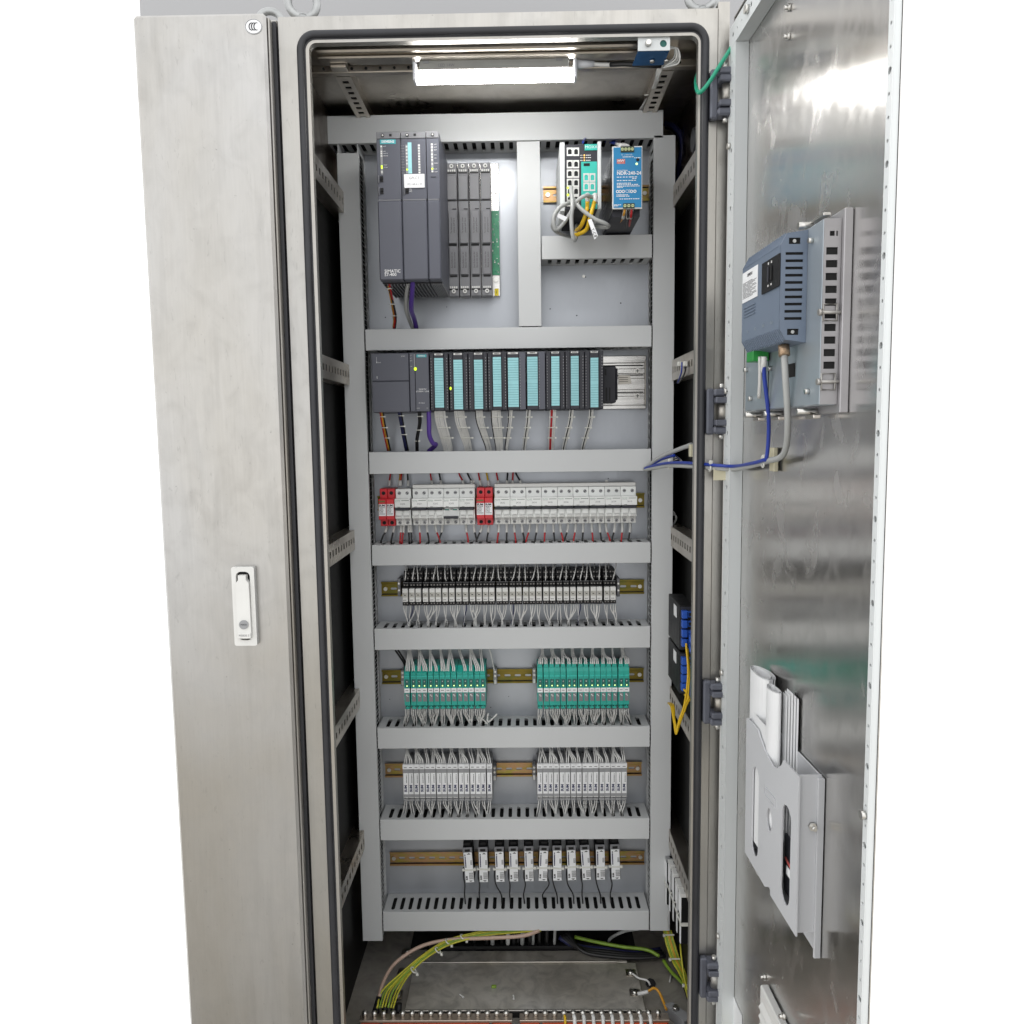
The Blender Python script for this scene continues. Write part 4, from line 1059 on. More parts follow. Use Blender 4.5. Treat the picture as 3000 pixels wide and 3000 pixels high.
def arrester(xa, xb, label):
    w = xb - xa; r = thing('surge_arrester', label, 'surge arrester', (xa, 0, ZS0), 'red surge arresters', world_space=False)
    h = ZS1 - ZS0 + .001; n0 = ZN0 - ZS0 - .001; n1 = ZN1 - ZS0
    for i in range(2):
        a = i * w / 2 + .0003; b = (i + 1) * w / 2 - .0003
        part('pole_body', MB().box(a, b, YB, .392, -.001, h, .001), red_pl, r)
        pl = part('plug_in_arrester', MB().box(a - .0, b, YBN - .001, YB - .0002, n0, n1, .001), red_pl, r)
        lb_ = part('type_label', MB().box(a + .0006, b - .0006, YBN - .0016, YBN - .0012, n0 + (n1 - n0) * .19, n0 + (n1 - n0) * .76), paper, r)
        xm = (a + b) / 2; zt = n0 + (n1 - n0) * .76
        letters('SUM', .0062, ink, lb_, (xm - .0008, YBN - .0019, zt - .0036), sx=1.15, bold=.0003)
        for k in range(6):
            part('print_line', dashes(a + .0016, b - (.002 if k in (0, 5) else .006), zt - .0082 - k * .0029, YBN - .0019, .0006, 3 + k % 3, k), ink, lb_)
        if i == 0: part('status_window', MB().box(a + .001, b - .002, YBN - .0015, YBN - .0012, n1 - .0072, n1 - .0035), M_('faded_green_window', (.16, .12, .03), .5) if 'faded_green_window' not in bpy.data.materials else bpy.data.materials['faded_green_window'], pl)
        for z in ((n1 + h) / 2 + .001, n0 * .42):
            part('terminal_hole', MB().cyl((xm, YB - .0004, z), (xm, YB + .001, z), .0043, 14), hole_m, r)
    return r
def bx(px): return at(px, 1475, YB).x
s1 = arrester(bx(1113), bx(1158.5), 'red surge arrester at the far left of the breaker row')
BR = []
BR.append(breaker(bx(1159.5), bx(1205), 'single white breaker right beside the leftmost red surge arrester', '2Q02'))
g0, g1 = bx(1209), bx(1392); gw = (g1 - g0) / 4
nm4 = ['first white breaker of the group of four', 'second white breaker of the group of four', 'third white breaker of the group of four, its toggle down', 'fourth white breaker of the group of four, left of red arrester']
for i in range(4): BR.append(breaker(g0 + i * gw, g0 + (i + 1) * gw, nm4[i], '3Q0%d' % (i + 1), off=(i == 2)))
s2 = arrester(bx(1397), bx(1444.5), 'red surge arrester between the two groups of white breakers')
G0, G1 = bx(1449), bx(1863.5); Gw = (G1 - G0) / 9
for i in range(9): BR.append(breaker(G0 + i * Gw, G0 + (i + 1) * Gw, ordinal(i) + ' white breaker of the right-hand group of nine', '2K%02d' % (i + 2)))
for a, b, l in ((g0, g1, 'short grey comb busbar over the group of four breakers'), (G0, G1, 'long grey comb busbar over the group of nine breakers')):
    o = thing('comb_busbar', l, 'busbar', (a, YB, ZS1), 'comb busbars on the breakers')
    part('cover', MB().box(a, b, YB + .004, YB + .030, ZS1 + .0005, bz(1419) + .001, .001), offw, o)
    part('end_cap', MB().box(b + .0002, b + .0014, YB + .005, YB + .029, ZS1 + .001, bz(1419)), grey_pl, o)
def lead(parent, top, px0, px1, col, sleeve=True, r=.0021):
    """lead with a white marker sleeve into the duct above (top) or below; parents here build in local space"""
    off = parent.location
    if top: P = pts((px0, 1424, .375), (px0 + (px1 - px0) * .35, 1408, .378), (px1, 1388, .382), (px1, 1375, .384)); s = (P[0], P[1])
    else: P = pts((px0, 1532, .372), (px0 + (px1 - px0) * .15, 1552, .366), (px0 + (px1 - px0) * .7, 1572, .362), (px1, 1588, .360), (px1 + rnd.uniform(-2, 2), 1602, .362)); s = (P[0], P[1])
    P = [p_ - off for p_ in P]
    w_ = part('lead', MB().tube(smooth_path(P, 5), r, 7), col, parent)
    if sleeve:
        S = smooth_path(P, 5)[: (6 if top else 8)]
        part('marker_sleeve', MB().tube(S, r * 1.5, 8), offw, w_)
for par, l in ((s1, ((1140, 1144, w_red), (1170, 1172, w_orange))), (BR[0], ((1173, 1176, w_red), (1196, 1194, w_black))), (BR[2], ((1266, 1261, w_red), (1293, 1287, w_black))), (BR[4], ((1360, 1345, w_red), (1385, 1370, w_black))), (s2, ((1408, 1402, w_red), (1432, 1426, w_yellow))), (BR[5], ((1461, 1455, w_red), (1485, 1487, w_black))), (BR[6], ((1501, 1503, w_red), (1529, 1512, w_black)))):
    for a, b, c_ in l: lead(par, True, a, b, c_)
lo_ = [(s1, 1134, 1116, w_black), (s1, 1155, 1146, w_black), (BR[0], 1175, 1172, w_red), (BR[0], 1183, 1178, w_red), (BR[0], 1197, 1199, w_black), (BR[0], 1204, 1206, w_black),
       (BR[1], 1229, 1231, w_red), (BR[1], 1250, 1257, w_black), (BR[2], 1275, 1289, w_red), (BR[2], 1297, 1286, w_black), (BR[4], 1365, 1372, w_red), (BR[4], 1388, 1397, w_black), (s2, 1412, 1395, w_black), (s2, 1432, 1426, w_black)]
xsl = [(1462, 1457, w_red), (1485, 1484, w_black), (1506, 1511, w_red), (1529, 1537, w_black), (1553, 1541, w_red), (1574, 1567, w_black), (1597, 1595, w_red), (1621, 1625, w_black), (1641, 1650, w_red), (1665, 1653, w_black), (1687, 1680, w_red), (1709, 1706, w_black), (1734, 1737, w_red), (1757, 1762, w_black), (1775, 1788, w_red), (1802, 1792, w_black), (1824, 1820, w_red), (1847, 1841, w_black)]
for k, (a, b, c_) in enumerate(xsl): lo_.append((BR[5 + k // 2], a, b, c_))
for par, a, b, c_ in lo_: lead(par, False, a, b, c_)

# ================================================================== relays
YR = .318
ra_, rb_ = at(1177, 1745, YR).x, at(1807, 1738, YR).x; rw = (rb_ - ra_) / 32
def rz(py): return at(1490, py, YR).z
zc1, zc0 = rz(1722.5), rz(1761)
zb0 = rz(1773.5)
z_up = at(1490, 1703, .335).z; z_up2 = at(1490, 1670, .352).z
RM = {}
RM['cap'] = mesh_of(MB().box(.0012, rw - .0018, YR, YR + .012, zc0 - zb0, zc1 - zb0, .0008), 'cap', offw)
hcap = zc1 - zc0
RM['window'] = mesh_of(MB().box(.0018, rw - .0024, YR - .0003, YR - .0001, zc0 - zb0 + hcap * .36, zc0 - zb0 + hcap * .72), 'window', M_('relay_cap_window', (.45, .44, .40), .4, 0, .05, 40))
RM['flag'] = mesh_of(MB().box(.0052, .0092, YR - .0007, YR - .0004, zc0 - zb0 + hcap * .50, zc0 - zb0 + hcap * .56).box(.0034, .0046, YR - .0007, YR - .0004, zc0 - zb0 + hcap * .60, zc0 - zb0 + hcap * .66), 'flag', black_pl)
RM['socket'] = mesh_of(MB().box(.0004, rw - .0003, YR + .008, .391, 0, zc1 - zb0 + .003, .0006).box(.0006, rw - .0005, YR + .0135, .391, zc1 - zb0 + .0035, z_up - zb0, .0008)
                       .box(.0006, rw - .0005, .352, .391, z_up - zb0 + .0004, z_up2 - zb0, .0008).box(.002, rw - .002, .343, .3518, z_up - zb0 + .002, z_up - zb0 + .014, .0006), 'socket', black_pl)
RM['relay_body'] = mesh_of(MB().box(.0010, rw - .0014, YR + .0122, YR + .018, zc0 - zb0 - .001, zc1 - zb0 + .002), 'relay_body', black_pl)
RM['terminal_screw'] = mesh_of(MB().cyl((0, 0, 0), (0, .001, 0), .0016, 8), 'terminal_screw', M_('dull_screw', (.22, .21, .2), .4, .8, .1))
RM['ridge'] = mesh_of(MB().box(.0008, rw - .0008, -.0006, .0006, -.0003, .0003), 'ridge', inkg)
RM['tag_line'] = mesh_of(MB().box(.003, .0052, YR - .0004, YR - .0002, 0, .0018).box(.0056, .0070, YR - .0004, YR - .0002, 0, .0018).box(.0076, .0098, YR - .0004, YR - .0002, 0, .0018), 'tag_line', inkg)
h5 = HD['5'][3]
prox = None
for i in range(32):
    x = ra_ + i * rw; col = x + rw / 2
    if i < 16: lb_ = ordinal(i) + ' slim black relay with white cap, counted from the left end'
    else: lb_ = ordinal(31 - i) + ' slim black relay with white cap, counted from the right end'
    r = thing('interface_relay', lb_, 'relay', (x, 0, zb0), 'slim black relays', world_space=False)
    r.location.y += rnd.uniform(-.0004, .0004); r.rotation_euler = (0, rnd.uniform(-.0014, .0014), rnd.uniform(-.003, .003))
    for k in ('socket', 'relay_body', 'cap', 'window', 'flag'): share(k, RM[k], r)
    share('tag_line', RM['tag_line'], r, (0, 0, zc0 - zb0 + hcap * .12))
    for zz_, yy in ((zc1 - zb0 + .0065, YR + .0128), (z_up - zb0 + .008, .3424), (z_up2 - zb0 - .006, .3514), (.005, YR + .0074)):
        for k in (.3, .72): share('terminal_screw', RM['terminal_screw'], r, (rw * k, yy, zz_))
    share('ridge', RM['ridge'], r, (0, YR + .013, z_up - zb0)); share('ridge', RM['ridge'], r, (0, .3515, z_up2 - zb0 - .0125))
    off = r.location; ppx = 1187 + i * 19.6
    def W_(name, P, rad, c_): part(name, MB().tube(smooth_path([q - off for q in P], 4), rad, 5), c_, r)
    dx = rnd.choice((-9, -4, 3, 7, 11)) if i % 3 else rnd.uniform(-4, 4)
    W_('wire', pts((ppx + rnd.uniform(-3, 3), 1702, .338), (ppx + dx * .3, 1690, .334), (ppx + dx * .8, 1668, .345), (ppx + dx, 1646, .366)), .0013, w_white)
    if i % 2 == 0:
        W_('wire', pts((ppx + 5, 1672, .356), (ppx + 7 + dx * .3, 1660, .362), (ppx + 8 + dx * .5, 1644, .378)), .0014, w_grey)
    sx = 1197 + round((ppx - 1197) / 27.6) * 27.6
    for k in range(2 + (i % 3 == 1)):
        c_ = w_dblue if (i in (1, 9, 16, 26) and k == 1) else w_white
        e = sx + rnd.uniform(-4, 4); a = ppx + (k - .6) * 7
        W_('wire', pts((a, 1770, .336), (a + rnd.uniform(-1, 1), 1786, .338), (a + (e - a) * .55 + rnd.uniform(-3, 3), 1806, .342), (e, 1824, .350), (e + rnd.uniform(-3, 3), 1842, .356)), .0013, c_)
for px in (1171, 1810):
    c = at(px, 1722, .36)
    o = thing('end_clamp', 'dark end clamp at the %s end of the black relays' % ('left' if px < 1500 else 'right'), 'end clamp', (c.x, .36, c.z), 'rail end clamps')
    part('clamp_body', MB().box(c.x - .0035, c.x + .0035, .350, .391, c.z - .019, c.z + .024, .001), anth_g, o)
    for k in (-.004, .012): part('clamp_screw', MB().cyl((c.x, .3498, c.z + k), (c.x, .3488, c.z + k), .0024, 8), screw_m, o)

# ================================================================== turquoise isolators
YI = .300
def iz(py): return at(1500, py, YI).z
def iso_set(block, pxa, pxb, n, py_t, py_shift, raised):
    a = at(pxa, 2030, YI).x; b = at(pxb, 2026, YI).x; w = (b - a) / n
    pm = (pxa + pxb) / 2
    z_ = lambda py: at(pm, py, YI).z
    zb = z_(2066 + py_shift); base = zb
    zt = z_(1970 + py_shift)
    zup = at(pm, 1944 + py_shift, .345).z
    m = {}
    prof = [(YI, zb - base), (YI, zt - base), (YI + .020, zt - base + .010), (.345, zup - base), (.385, zup - base), (.385, zb - base - .010), (YI + .014, zb - base - .010), (YI + .010, zb - base)]
    if raised: prof = [(YI, zb - base), (YI, zt - base + .002), (YI + .004, zt - base + .012), (.345, zup - base), (.385, zup - base), (.385, zb - base - .010), (YI + .014, zb - base - .010), (YI + .010, zb - base)]
    m['case'] = mesh_of(MB().prism(prof, YZ(.0004), YZ(w - .0006)), 'case', teal)
    L = zt - zb
    m['upper_window'] = mesh_of(MB().box(.0022, w - .0018, YI - .0006, YI - .0001, L * .56, L * .80, .0003), 'upper_window', teal_d)
    m['lower_window'] = mesh_of(MB().box(.0026, w - .0016, YI - .0006, YI - .0001, L * .12, L * .37, .0003), 'lower_window', anth_g)
    m['tag'] = mesh_of(MB().box(.0006, w - .0006, YI - .0012, YI - .0007, L * .395, L * .525), 'tag', paper)
    m['led'] = mesh_of(MB().ball((0, 0, 0), .0017, 8, 1, .6, 1), 'led', led_g)
    m['lamp_off'] = mesh_of(MB().ball((0, 0, 0), .0014, 8, 1, .6, 1), 'lamp_off', offw)
    m['top_bar'] = mesh_of(MB().box(.0008, w - .0008, YI - .0012, YI - .0001, L * .87, L * .915, .0003), 'top_bar', switch_g)
    m['switch_bank'] = mesh_of(MB().box(.0044, .0074, YI - .0009, YI - .0007, L * .30, L * .335).box(.007, .0094, YI - .0009, YI - .0007, L * .27, L * .30), 'switch_bank', offw)
    m['terminal'] = mesh_of(MB().box(.0016, w - .0018, YI + .002, YI + .0125, -.0095, -.0012, .0008), 'terminal', teal)
    m['terminal_hole'] = mesh_of(MB().box(.0024, .0048, YI + .0016, YI + .0021, -.0042, -.002).box(w - .0052, w - .0028, YI + .0016, YI + .0021, -.0042, -.002), 'terminal_hole', black_pl)
    m['upper_terminal'] = mesh_of(MB().box(.0012, w - .0014, YI + .002, YI + .020, L + .0105, L + .0185, .0008) if raised else MB().box(.0012, w - .0014, YI - .0022, YI + .0, L * .925, L * .998, .0006), 'upper_terminal', teal)
    m['tag_print'] = mesh_of(MB().box(.0030, w - .0036, YI - .0015, YI - .0013, L * .45, L * .47), 'tag_print', inkg)
    for i in range(n):
        x = a + i * w; ppx = pxa + (i + .5) * (pxb - pxa) / n
        nm_ = ordinal(i) if i < n / 2 else ordinal(n - 1 - i)
        sd = 'left' if i < n / 2 else 'right'
        r = thing('signal_isolator', '%s turquoise isolator from the %s end of the %s block' % (nm_, sd, block), 'signal isolator', (x, 0, base), 'turquoise signal isolators, ' + block + ' block', world_space=False)
        r.location.y += rnd.uniform(-.0004, .0004); r.rotation_euler = (0, rnd.uniform(-.0014, .0014), rnd.uniform(-.003, .003))
        for k in ('case', 'upper_window', 'lower_window', 'tag', 'top_bar', 'switch_bank', 'terminal', 'terminal_hole', 'upper_terminal', 'tag_print'): share(k, m[k], r)
        share('led', m['led'], r, (w * .52, YI - .001, L * .60)); share('lamp_off', m['lamp_off'], r, (w * .52, YI - .001, L * .73))
        off = r.location
        def W_(P, rad, c_=w_white): part('wire', MB().tube(smooth_path([q - off for q in P], 4), rad, 6), c_, r)
        grp_x = pxa + (int(i / 1.75) + .5) * (pxb - pxa) / n * 1.75
        y0 = 1966 if not raised else 1944
        if not (not raised and i == 9):
            for k in range(2 + (i % 3 == 0)):
                s = ppx + (k - .7) * 5.2; e = grp_x + (k - 1) * 3 + rnd.uniform(-2, 2)
                W_(pts((s, y0, .302), (s + (e - s) * .1, y0 - 14, .312 if not raised else .322), (s + (e - s) * .7, 1922, .345), (e, 1906, .360), (e, 1892, .364)), .0016)
        sl = pxa - 4 + round((ppx - pxa) / 27.3) * 27.3 + 6
        for k in range(3):
            s = ppx + (k - 1) * 5; e = sl + (k - 1) * 3.5 + rnd.uniform(-2, 2)
            W_(pts((s, 2077, .312), (s + rnd.uniform(-1.5, 1.5), 2090, .318), (s + (e - s) * .6 + rnd.uniform(-2, 2), 2108, .335), (e, 2126, .350), (e, 2142, .356)), .00135, w_white)
iso_set('left-hand', 1185.5, 1423, 14, 1970, 0, False)
iso_set('right-hand', 1574.5, 1844, 16, 1960, -1, True)
for px, py, lb_ in ((1451, 1981, 'grey end clamp right of the left-hand turquoise block'), (1565, 1978, 'grey end clamp left of the right-hand turquoise block'), (1181, 1984, 'grey end clamp left of the left-hand turquoise block'),
                    (1449, 2262, 'dark end clamp right of the left-hand barrier block'), (1565, 2260, 'dark end clamp left of the right-hand barrier block')):
    c = at(px, py, .372)
    o = thing('end_clamp', lb_, 'end clamp', (c.x, .372, c.z), 'rail end clamps')
    part('clamp_body', MB().box(c.x - .0042, c.x + .0042, .365, .391, c.z - .019, c.z + .019, .001), grey_pl if py < 2100 else anth_g, o)
    for k in (.003, .013): part('clamp_screw', MB().cyl((c.x, .3648, c.z + k), (c.x, .3638, c.z + k), .0028, 10), screw_m, o)
    part('clamp_foot', MB().box(c.x - .003, c.x + .003, .362, .3649, c.z - .017, c.z - .006, .0006), offw, o)
o = thing('loose_wire', 'single white wire running to the clamp beside the left-hand turquoise block', 'wire', at(1440, 1930, .36))
wire('wire', pts((1434, 1900, .36), (1440, 1925, .362), (1446, 1955, .365), (1449, 1972, .364)), .0017, w_white, o)
o = thing('loose_wire_ends', 'frayed white wire ends sticking out below the left-hand turquoise block', 'wire', at(1435, 2110, .34))
wire('wire', pts((1430, 2128, .335), (1428, 2108, .33), (1430, 2090, .325)), .0018, w_white, o)
wire('wire', pts((1421, 2120, .335), (1438, 2110, .325), (1456, 2092, .318)), .0018, w_white, o)
wire('wire', pts((1405, 2100, .33), (1420, 2112, .325), (1430, 2124, .33)), .0015, w_white, o)
o = thing('black_wire_pair', 'pair of black wires running down to the left-hand turquoise block', 'wire', at(1175, 1930, .37))
wire('wire', pts((1158, 1905, .36), (1172, 1925, .365), (1184, 1945, .37), (1189, 1965, .375)), .0024, w_black, o)
wire('wire', pts((1166, 1905, .36), (1180, 1926, .365), (1190, 1945, .37), (1194, 1962, .375)), .0024, w_black, o)

# ================================================================== grey barrier modules
YG = .322
def bar_set(block, pxa, pxb, sh):
    n = 16; a = at(pxa, 2290, YG).x; b = at(pxb, 2290, YG).x; w = (b - a) / n; pm = (pxa + pxb) / 2
    z_ = lambda py: at(pm, py + sh, YG).z
    base = z_(2349); m = {}
    zL1, zL0 = z_(2239.5) - base, z_(2252) - base
    zP1, zP0 = z_(2264) - base, z_(2326) - base
    zS = z_(2337) - base
    zup = at(pm, 2224 + sh, .352).z - base
    m['case'] = mesh_of(MB().prism([(YG, zS), (YG, zL0), (YG + .006, zL1), (.352, zup), (.388, zup), (.388, 0), (YG + .008, 0), (YG + .008, zS - .002)], YZ(.0003), YZ(w - .0004)), 'case', grey_pl)
    m['type_label'] = mesh_of(MB().box(.0012, w - .0010, YG - .0008, YG - .0002, zP0, zP1, .0002), 'type_label', paper)
    m['tag'] = mesh_of(MB().box(.0002, w - .0002, YG - .0012, YG + .005, zL0, zL1), 'tag', paper)
    m['tag_print'] = mesh_of(MB().box(.0030, w - .0034, YG - .0015, YG - .0013, zL0 + .003, zL0 + .0048), 'tag_print', inkg)
    m['ledge'] = mesh_of(MB().box(.0014, w - .0014, YG - .0010, YG - .0002, zS + .0004, zS + .0018), 'ledge', offw)
    m['foot'] = mesh_of(MB().box(.0006, w - .0008, YG + .002, YG + .0078, .001, zS - .003, .0006), 'foot', grey_pl)
    m['print'] = mesh_of(dashes(0, (zP1 - zP0) * .42, 0, 0, .0007, 7, 3), 'print', ink)
    for i in range(n):
        x = a + i * w; ppx = pxa + (i + .5) * (pxb - pxa) / n
        nm_ = ordinal(i) if i < 8 else ordinal(15 - i); sd = 'left' if i < 8 else 'right'
        r = thing('signal_barrier', '%s white-labelled grey barrier from the %s end of the %s block' % (nm_, sd, block), 'signal barrier', (x, 0, base), 'grey signal barriers, ' + block + ' block', world_space=False)
        r.location.y += rnd.uniform(-.0004, .0004); r.rotation_euler = (0, rnd.uniform(-.0014, .0014), rnd.uniform(-.003, .003))
        for k in ('case', 'type_label', 'tag', 'tag_print', 'ledge', 'foot'): share(k, m[k], r)
        letters('SUM', .0080, inkb, r, (w * .5, YG - .0011, zP0 + (zP1 - zP0) * .28), sx=1.1, rot=(math.pi / 2, -math.pi / 2, 0), bold=.0004)
        share('print_line', m['print'], r, (w * .66, YG - .0011, zP0 + (zP1 - zP0) * .54), (0, -math.pi / 2, 0))
        off = r.location
        def W_(P, rad, c_=w_white): part('wire', MB().tube(smooth_path([q - off for q in P], 4), rad, 6), c_, r)
        gx = pxa + (int(i / 1.6) + .5) * (pxb - pxa) / n * 1.6
        for k in range(2 + (i % 4 == 2)):
            s = ppx + (k - .6) * 5.5; e = gx + (k - .8) * 4 + rnd.uniform(-2.5, 2.5)
            W_(pts((s, 2237 + sh, .330), (s + (e - s) * .12, 2224 + sh, .332), (s + (e - s) * .75, 2206 + sh, .345), (e, 2193 + sh, .358), (e, 2182 + sh, .362)), .0015)
        if i % 2 == 0:
            W_(pts((ppx + 4, 2224 + sh, .375), (ppx + 9, 2206, .378), (ppx + 2, 2186, .382)), .0015, w_grey)
        sl = pxa + round((ppx - pxa) / 27.2) * 27.2 + 2
        for k in range(2):
            s = ppx + (k - .5) * 6; e = sl + (k - .5) * 5 + rnd.uniform(-2, 2)
            W_(pts((s, 2346 + sh, .336), (s + (e - s) * .1, 2357 + sh, .338), (s + (e - s) * .65 + rnd.uniform(-2, 2), 2374 + sh, .345), (e, 2392 + sh, .352), (e, 2408 + sh, .358)), .0014)
bar_set('left-hand', 1180, 1441.5, 0)
bar_set('right-hand', 1573, 1838, -2)

# ================================================================== white surge protectors on the bottom rail
YW = .335
w_, h_ = .0205, .076
SPM = {}
SPM['body'] = mesh_of(MB().box(-w_ / 2 - .001, w_ / 2 + .001, .0055, .052, -h_ / 2 - .001, h_ / 2 + .010, .001), 'body', black_pl)
SPM['label'] = mesh_of(MB().box(-w_ / 2, w_ / 2, .004, .0053, -h_ / 2, h_ / 2, .0003), 'label', paper)
SPM['port_end'] = mesh_of(MB().box(-w_ / 2 - .0015, w_ / 2 + .0015, .002, .0053, h_ / 2 + .0006, h_ / 2 + .013, .001), 'port_end', anth_g)
SPM['port_opening'] = mesh_of(MB().box(-w_ / 2 + .004, w_ / 2 - .004, .0014, .0019, h_ / 2 + .003, h_ / 2 + .009), 'port_opening', hole_m)
SPM['plug'] = mesh_of(MB().box(-w_ / 2 + .001, w_ / 2 - .001, .010, .045, h_ / 2 + .0105, h_ / 2 + .022, .002), 'plug', black_pl)
SPM['arrow'] = mesh_of(MB().prism([(-.002, .033), (.007, .033), (.0025, .0362)], XZ(.0034), XZ(.0037)).prism([(-.002, -.0335), (.007, -.0335), (.0025, -.0362)], XZ(.0034), XZ(.0037)), 'arrow', ink)
SPM['side_print'] = mesh_of(dashes(0, .034, 0, 0, .0012, 8, 5, .85), 'side_print', inkb)
SPM['fine_print'] = mesh_of(dashes(0, .018, 0, 0, .0006, 4, 6), 'fine_print', ink)
SPM['tie'] = mesh_of(MB().box(-w_ / 2 - .003, w_ / 2 + .003, .0015, .0033, -.006, -.0025, .0005).box(w_ / 2 + .0008, w_ / 2 + .0065, .0005, .0065, -.0075, -.0010, .0008).box(-w_ / 2 - .0060, -w_ / 2 - .0012, .0012, .0068, -.0068, -.0012, .0008), 'tie', tie_m)
spx = [1373, 1416, 1464, 1505, 1550, 1592, 1633, 1675, 1717, 1760, 1804]
tilt = [3.5, 1, 1.2, .8, 1, -2, 0, 1.5, 3.5, 1, 2, ]
tilt[5] = -2.5
for i in range(11):
    c = at(spx[i], 2544 - i * .9, YW)
    nm_ = ordinal(i) if i < 6 else ordinal(10 - i); sd = 'left' if i < 6 else 'right'
    r = thing('signal_surge_protector', '%s white-labelled surge protector from the %s on the bottom rail' % (nm_, sd), 'surge protector', c, 'white-labelled surge protectors on the bottom rail', world_space=False)
    r.rotation_euler = (0, -math.radians(tilt[i]) * -1 * -1, 0)
    for k in ('body', 'label', 'port_end', 'port_opening', 'plug', 'arrow'): share(k, SPM[k], r)
    t = share('cable_tie', SPM['tie'], r, (0, 0, rnd.uniform(-.002, .002)), (0, rnd.uniform(-.06, .06), 0))
    share('side_print', SPM['side_print'], r, (-w_ / 2 + .0035, .0034, .000), (0, -math.pi / 2, 0))
    for k in range(4):
        share('fine_print', SPM['fine_print'], r, (.0006 + k * .0026, .0034, -.030), (0, -math.pi / 2, 0))
        if k > 1: share('fine_print', SPM['fine_print'], r, (.0010 + k * .0024, .0034, .006), (0, -math.pi / 2, 0), (.7, 1, 1))
    letters('SUM', .0055, ink, r, (-w_ / 2 + .004, .0036, -.0265), rot=(math.pi / 2, -math.pi / 2, 0), bold=.0003)
    cord = thing('black_lead', 'thin black lead beside the %s white-labelled surge protector from the %s' % (nm_, sd), 'lead', at(spx[i], 2640, .36), 'black leads of the surge protectors')
    ds = -14 if i != 5 else 13
    e = spx[i] + rnd.choice((-6, 4, 10, -10)) - 8
    wire('lead', pts((spx[i] + ds, 2540, .37), (spx[i] + ds - 1, 2568, .355), (spx[i] + ds + 3, 2592, .348), (e + 2, 2620, .345), (e + 4, 2640, .35), (e + 5, 2662, .36)), .0017, w_black, cord)

# ================================================================== lamp and limit switch under the ceiling
lm = thing('cabinet_lamp', 'lit white tube lamp under the cabinet ceiling', 'lamp', at(1450, 220, .07))
x0, x1, z0, z1 = rect(1214, 203, 1686, 228, .07)
part('lit_tube', MB().prism([(.07, z0 + .004), (.074, z0), (.094, z0), (.098, z0 + .004), (.098, z1), (.07, z1)], YZ(x0 + .003), YZ(x1 - .003)), tube_m, lm)
part('housing', MB().box(x0 + .010, x1 - .012, .0685, .097, z1 + .0004, at(1450, 172, .076).z, .001), M_('lamp_housing', (.36, .36, .34), .45), lm)
for a, b in ((x0 - .003, x0 + .0028), (x1 - .0028, x1 + .003)):
    part('end_cap', MB().box(a, b, .069, .0975, z0 - .001, at(1450, 173, .076).z, .0015), clear_pl, lm)
for a in (x0 + .016, x1 - .036): part('clip', MB().box(a, a + .012, .0672, .0684, z1 + .012, at(1450, 172, .076).z + .001), grey_pl, lm)
letters('LED 14W', .0075, inkg, lm, (x0 + .06, .0682, z1 + .008))
q = at(1688, 188, .083)
part('plug', MB().cyl((x1 + .003, .083, q.z), (x1 + .036, .083, q.z), .0075, 10, .0055), clear_pl, lm)
wire('lamp_lead', [(x1 + .034, .083, q.z), at(1760, 189, .08), at(1790, 190, .075)], .0038, offw, lm)
wire('lamp_lead', [at(1788, 190, .075), at(1830, 188, .06), at(1890, 192, .05), at(1935, 193, .06)], .0042, w_black, lm)
ls = thing('limit_switch_bracket', 'folded steel bracket with blue film in the upper right corner', 'bracket', at(1912, 150, .04))
x0, x1, z0, z1 = rect(1869, 108, 1963, 148, .002)
part('front_plate', MB().plate([(x0, z0), (x1, z0), (x1, z1), (x0, z1)], [circ(x0 + .045, (z0 + z1) / 2, .0062, 14)], XZ(.002), XZ(.0035)), lgrey, ls)
v = [(x0 + .0005, .0036, z0 + .0005), (x1 - .0005, .0036, z0 + .0005), (x1 - .004, .046, z0 - .006), (x0 - .004, .046, z0 - .006)]
part('film_covered_plate', MB().add(v + [(p[0], p[1], p[2] + .0015) for p in v], [(0, 1, 2, 3), (7, 6, 5, 4), (0, 4, 5, 1), (1, 5, 6, 2), (2, 6, 7, 3), (3, 7, 4, 0)]), film_b, ls)
part('switch_block', MB().box(x0 + .006, x1 - .002, .006, .030, z0 + .003, z1 - .002, .001), anth_g, ls)
part('plunger', MB().cyl((x0 + .018, .0018, (z0 + z1) / 2), (x0 + .018, -.006, (z0 + z1) / 2), .0055, 12, .0045), screw_m, ls)
part('plunger_hole', MB().cyl((x0 + .045, .0045, (z0 + z1) / 2), (x0 + .045, .0057, (z0 + z1) / 2), .0072, 12), teal_d, ls)
for k in (.03, .06): part('bracket_screw', MB().cyl((x0 + k * .85 + .004, .030, z0 - .0036), (x0 + k * .85 + .004, .030, z0 - .0078), .0042, 10), screw_m, ls)
for k in range(4): wire('switch_wire', [(x1 - .001, .022, z1 - .006 - k * .002), (x1 + .012 + k * .002, .026, z1 - .010), (x1 + .013 + k * .003, .035, z0 + .002 - k * .003), (x1 - .003, .055, z0 - .006)], .0016, w_white if k % 2 else w_grey, ls)
o = thing('lamp_wire_bundle', 'thin white wires tied along the right ceiling rail behind the bracket', 'wire bundle', at(1930, 200, .09))
for k in range(5):
    wire('wire', [at(1935 + k * 2, 190, .075), at(1925 + k * 2, 205 + k * 3, .085), at(1918 + k * 2, 240, .15), at(1900 + k * 3, 280, .25), at(1870 + k * 5, 328, .34)], .0014, w_white, o)
q = at(1895, 280, .245); part('cable_tie', MB().box(q.x - .006, q.x + .012, q.y - .004, q.y - .002, q.z - .0012, q.z + .0012), tie_m, o)
o = thing('corner_cable', 'thick black cable curving down at the upper right of the top duct', 'cable', at(1985, 380, .36))
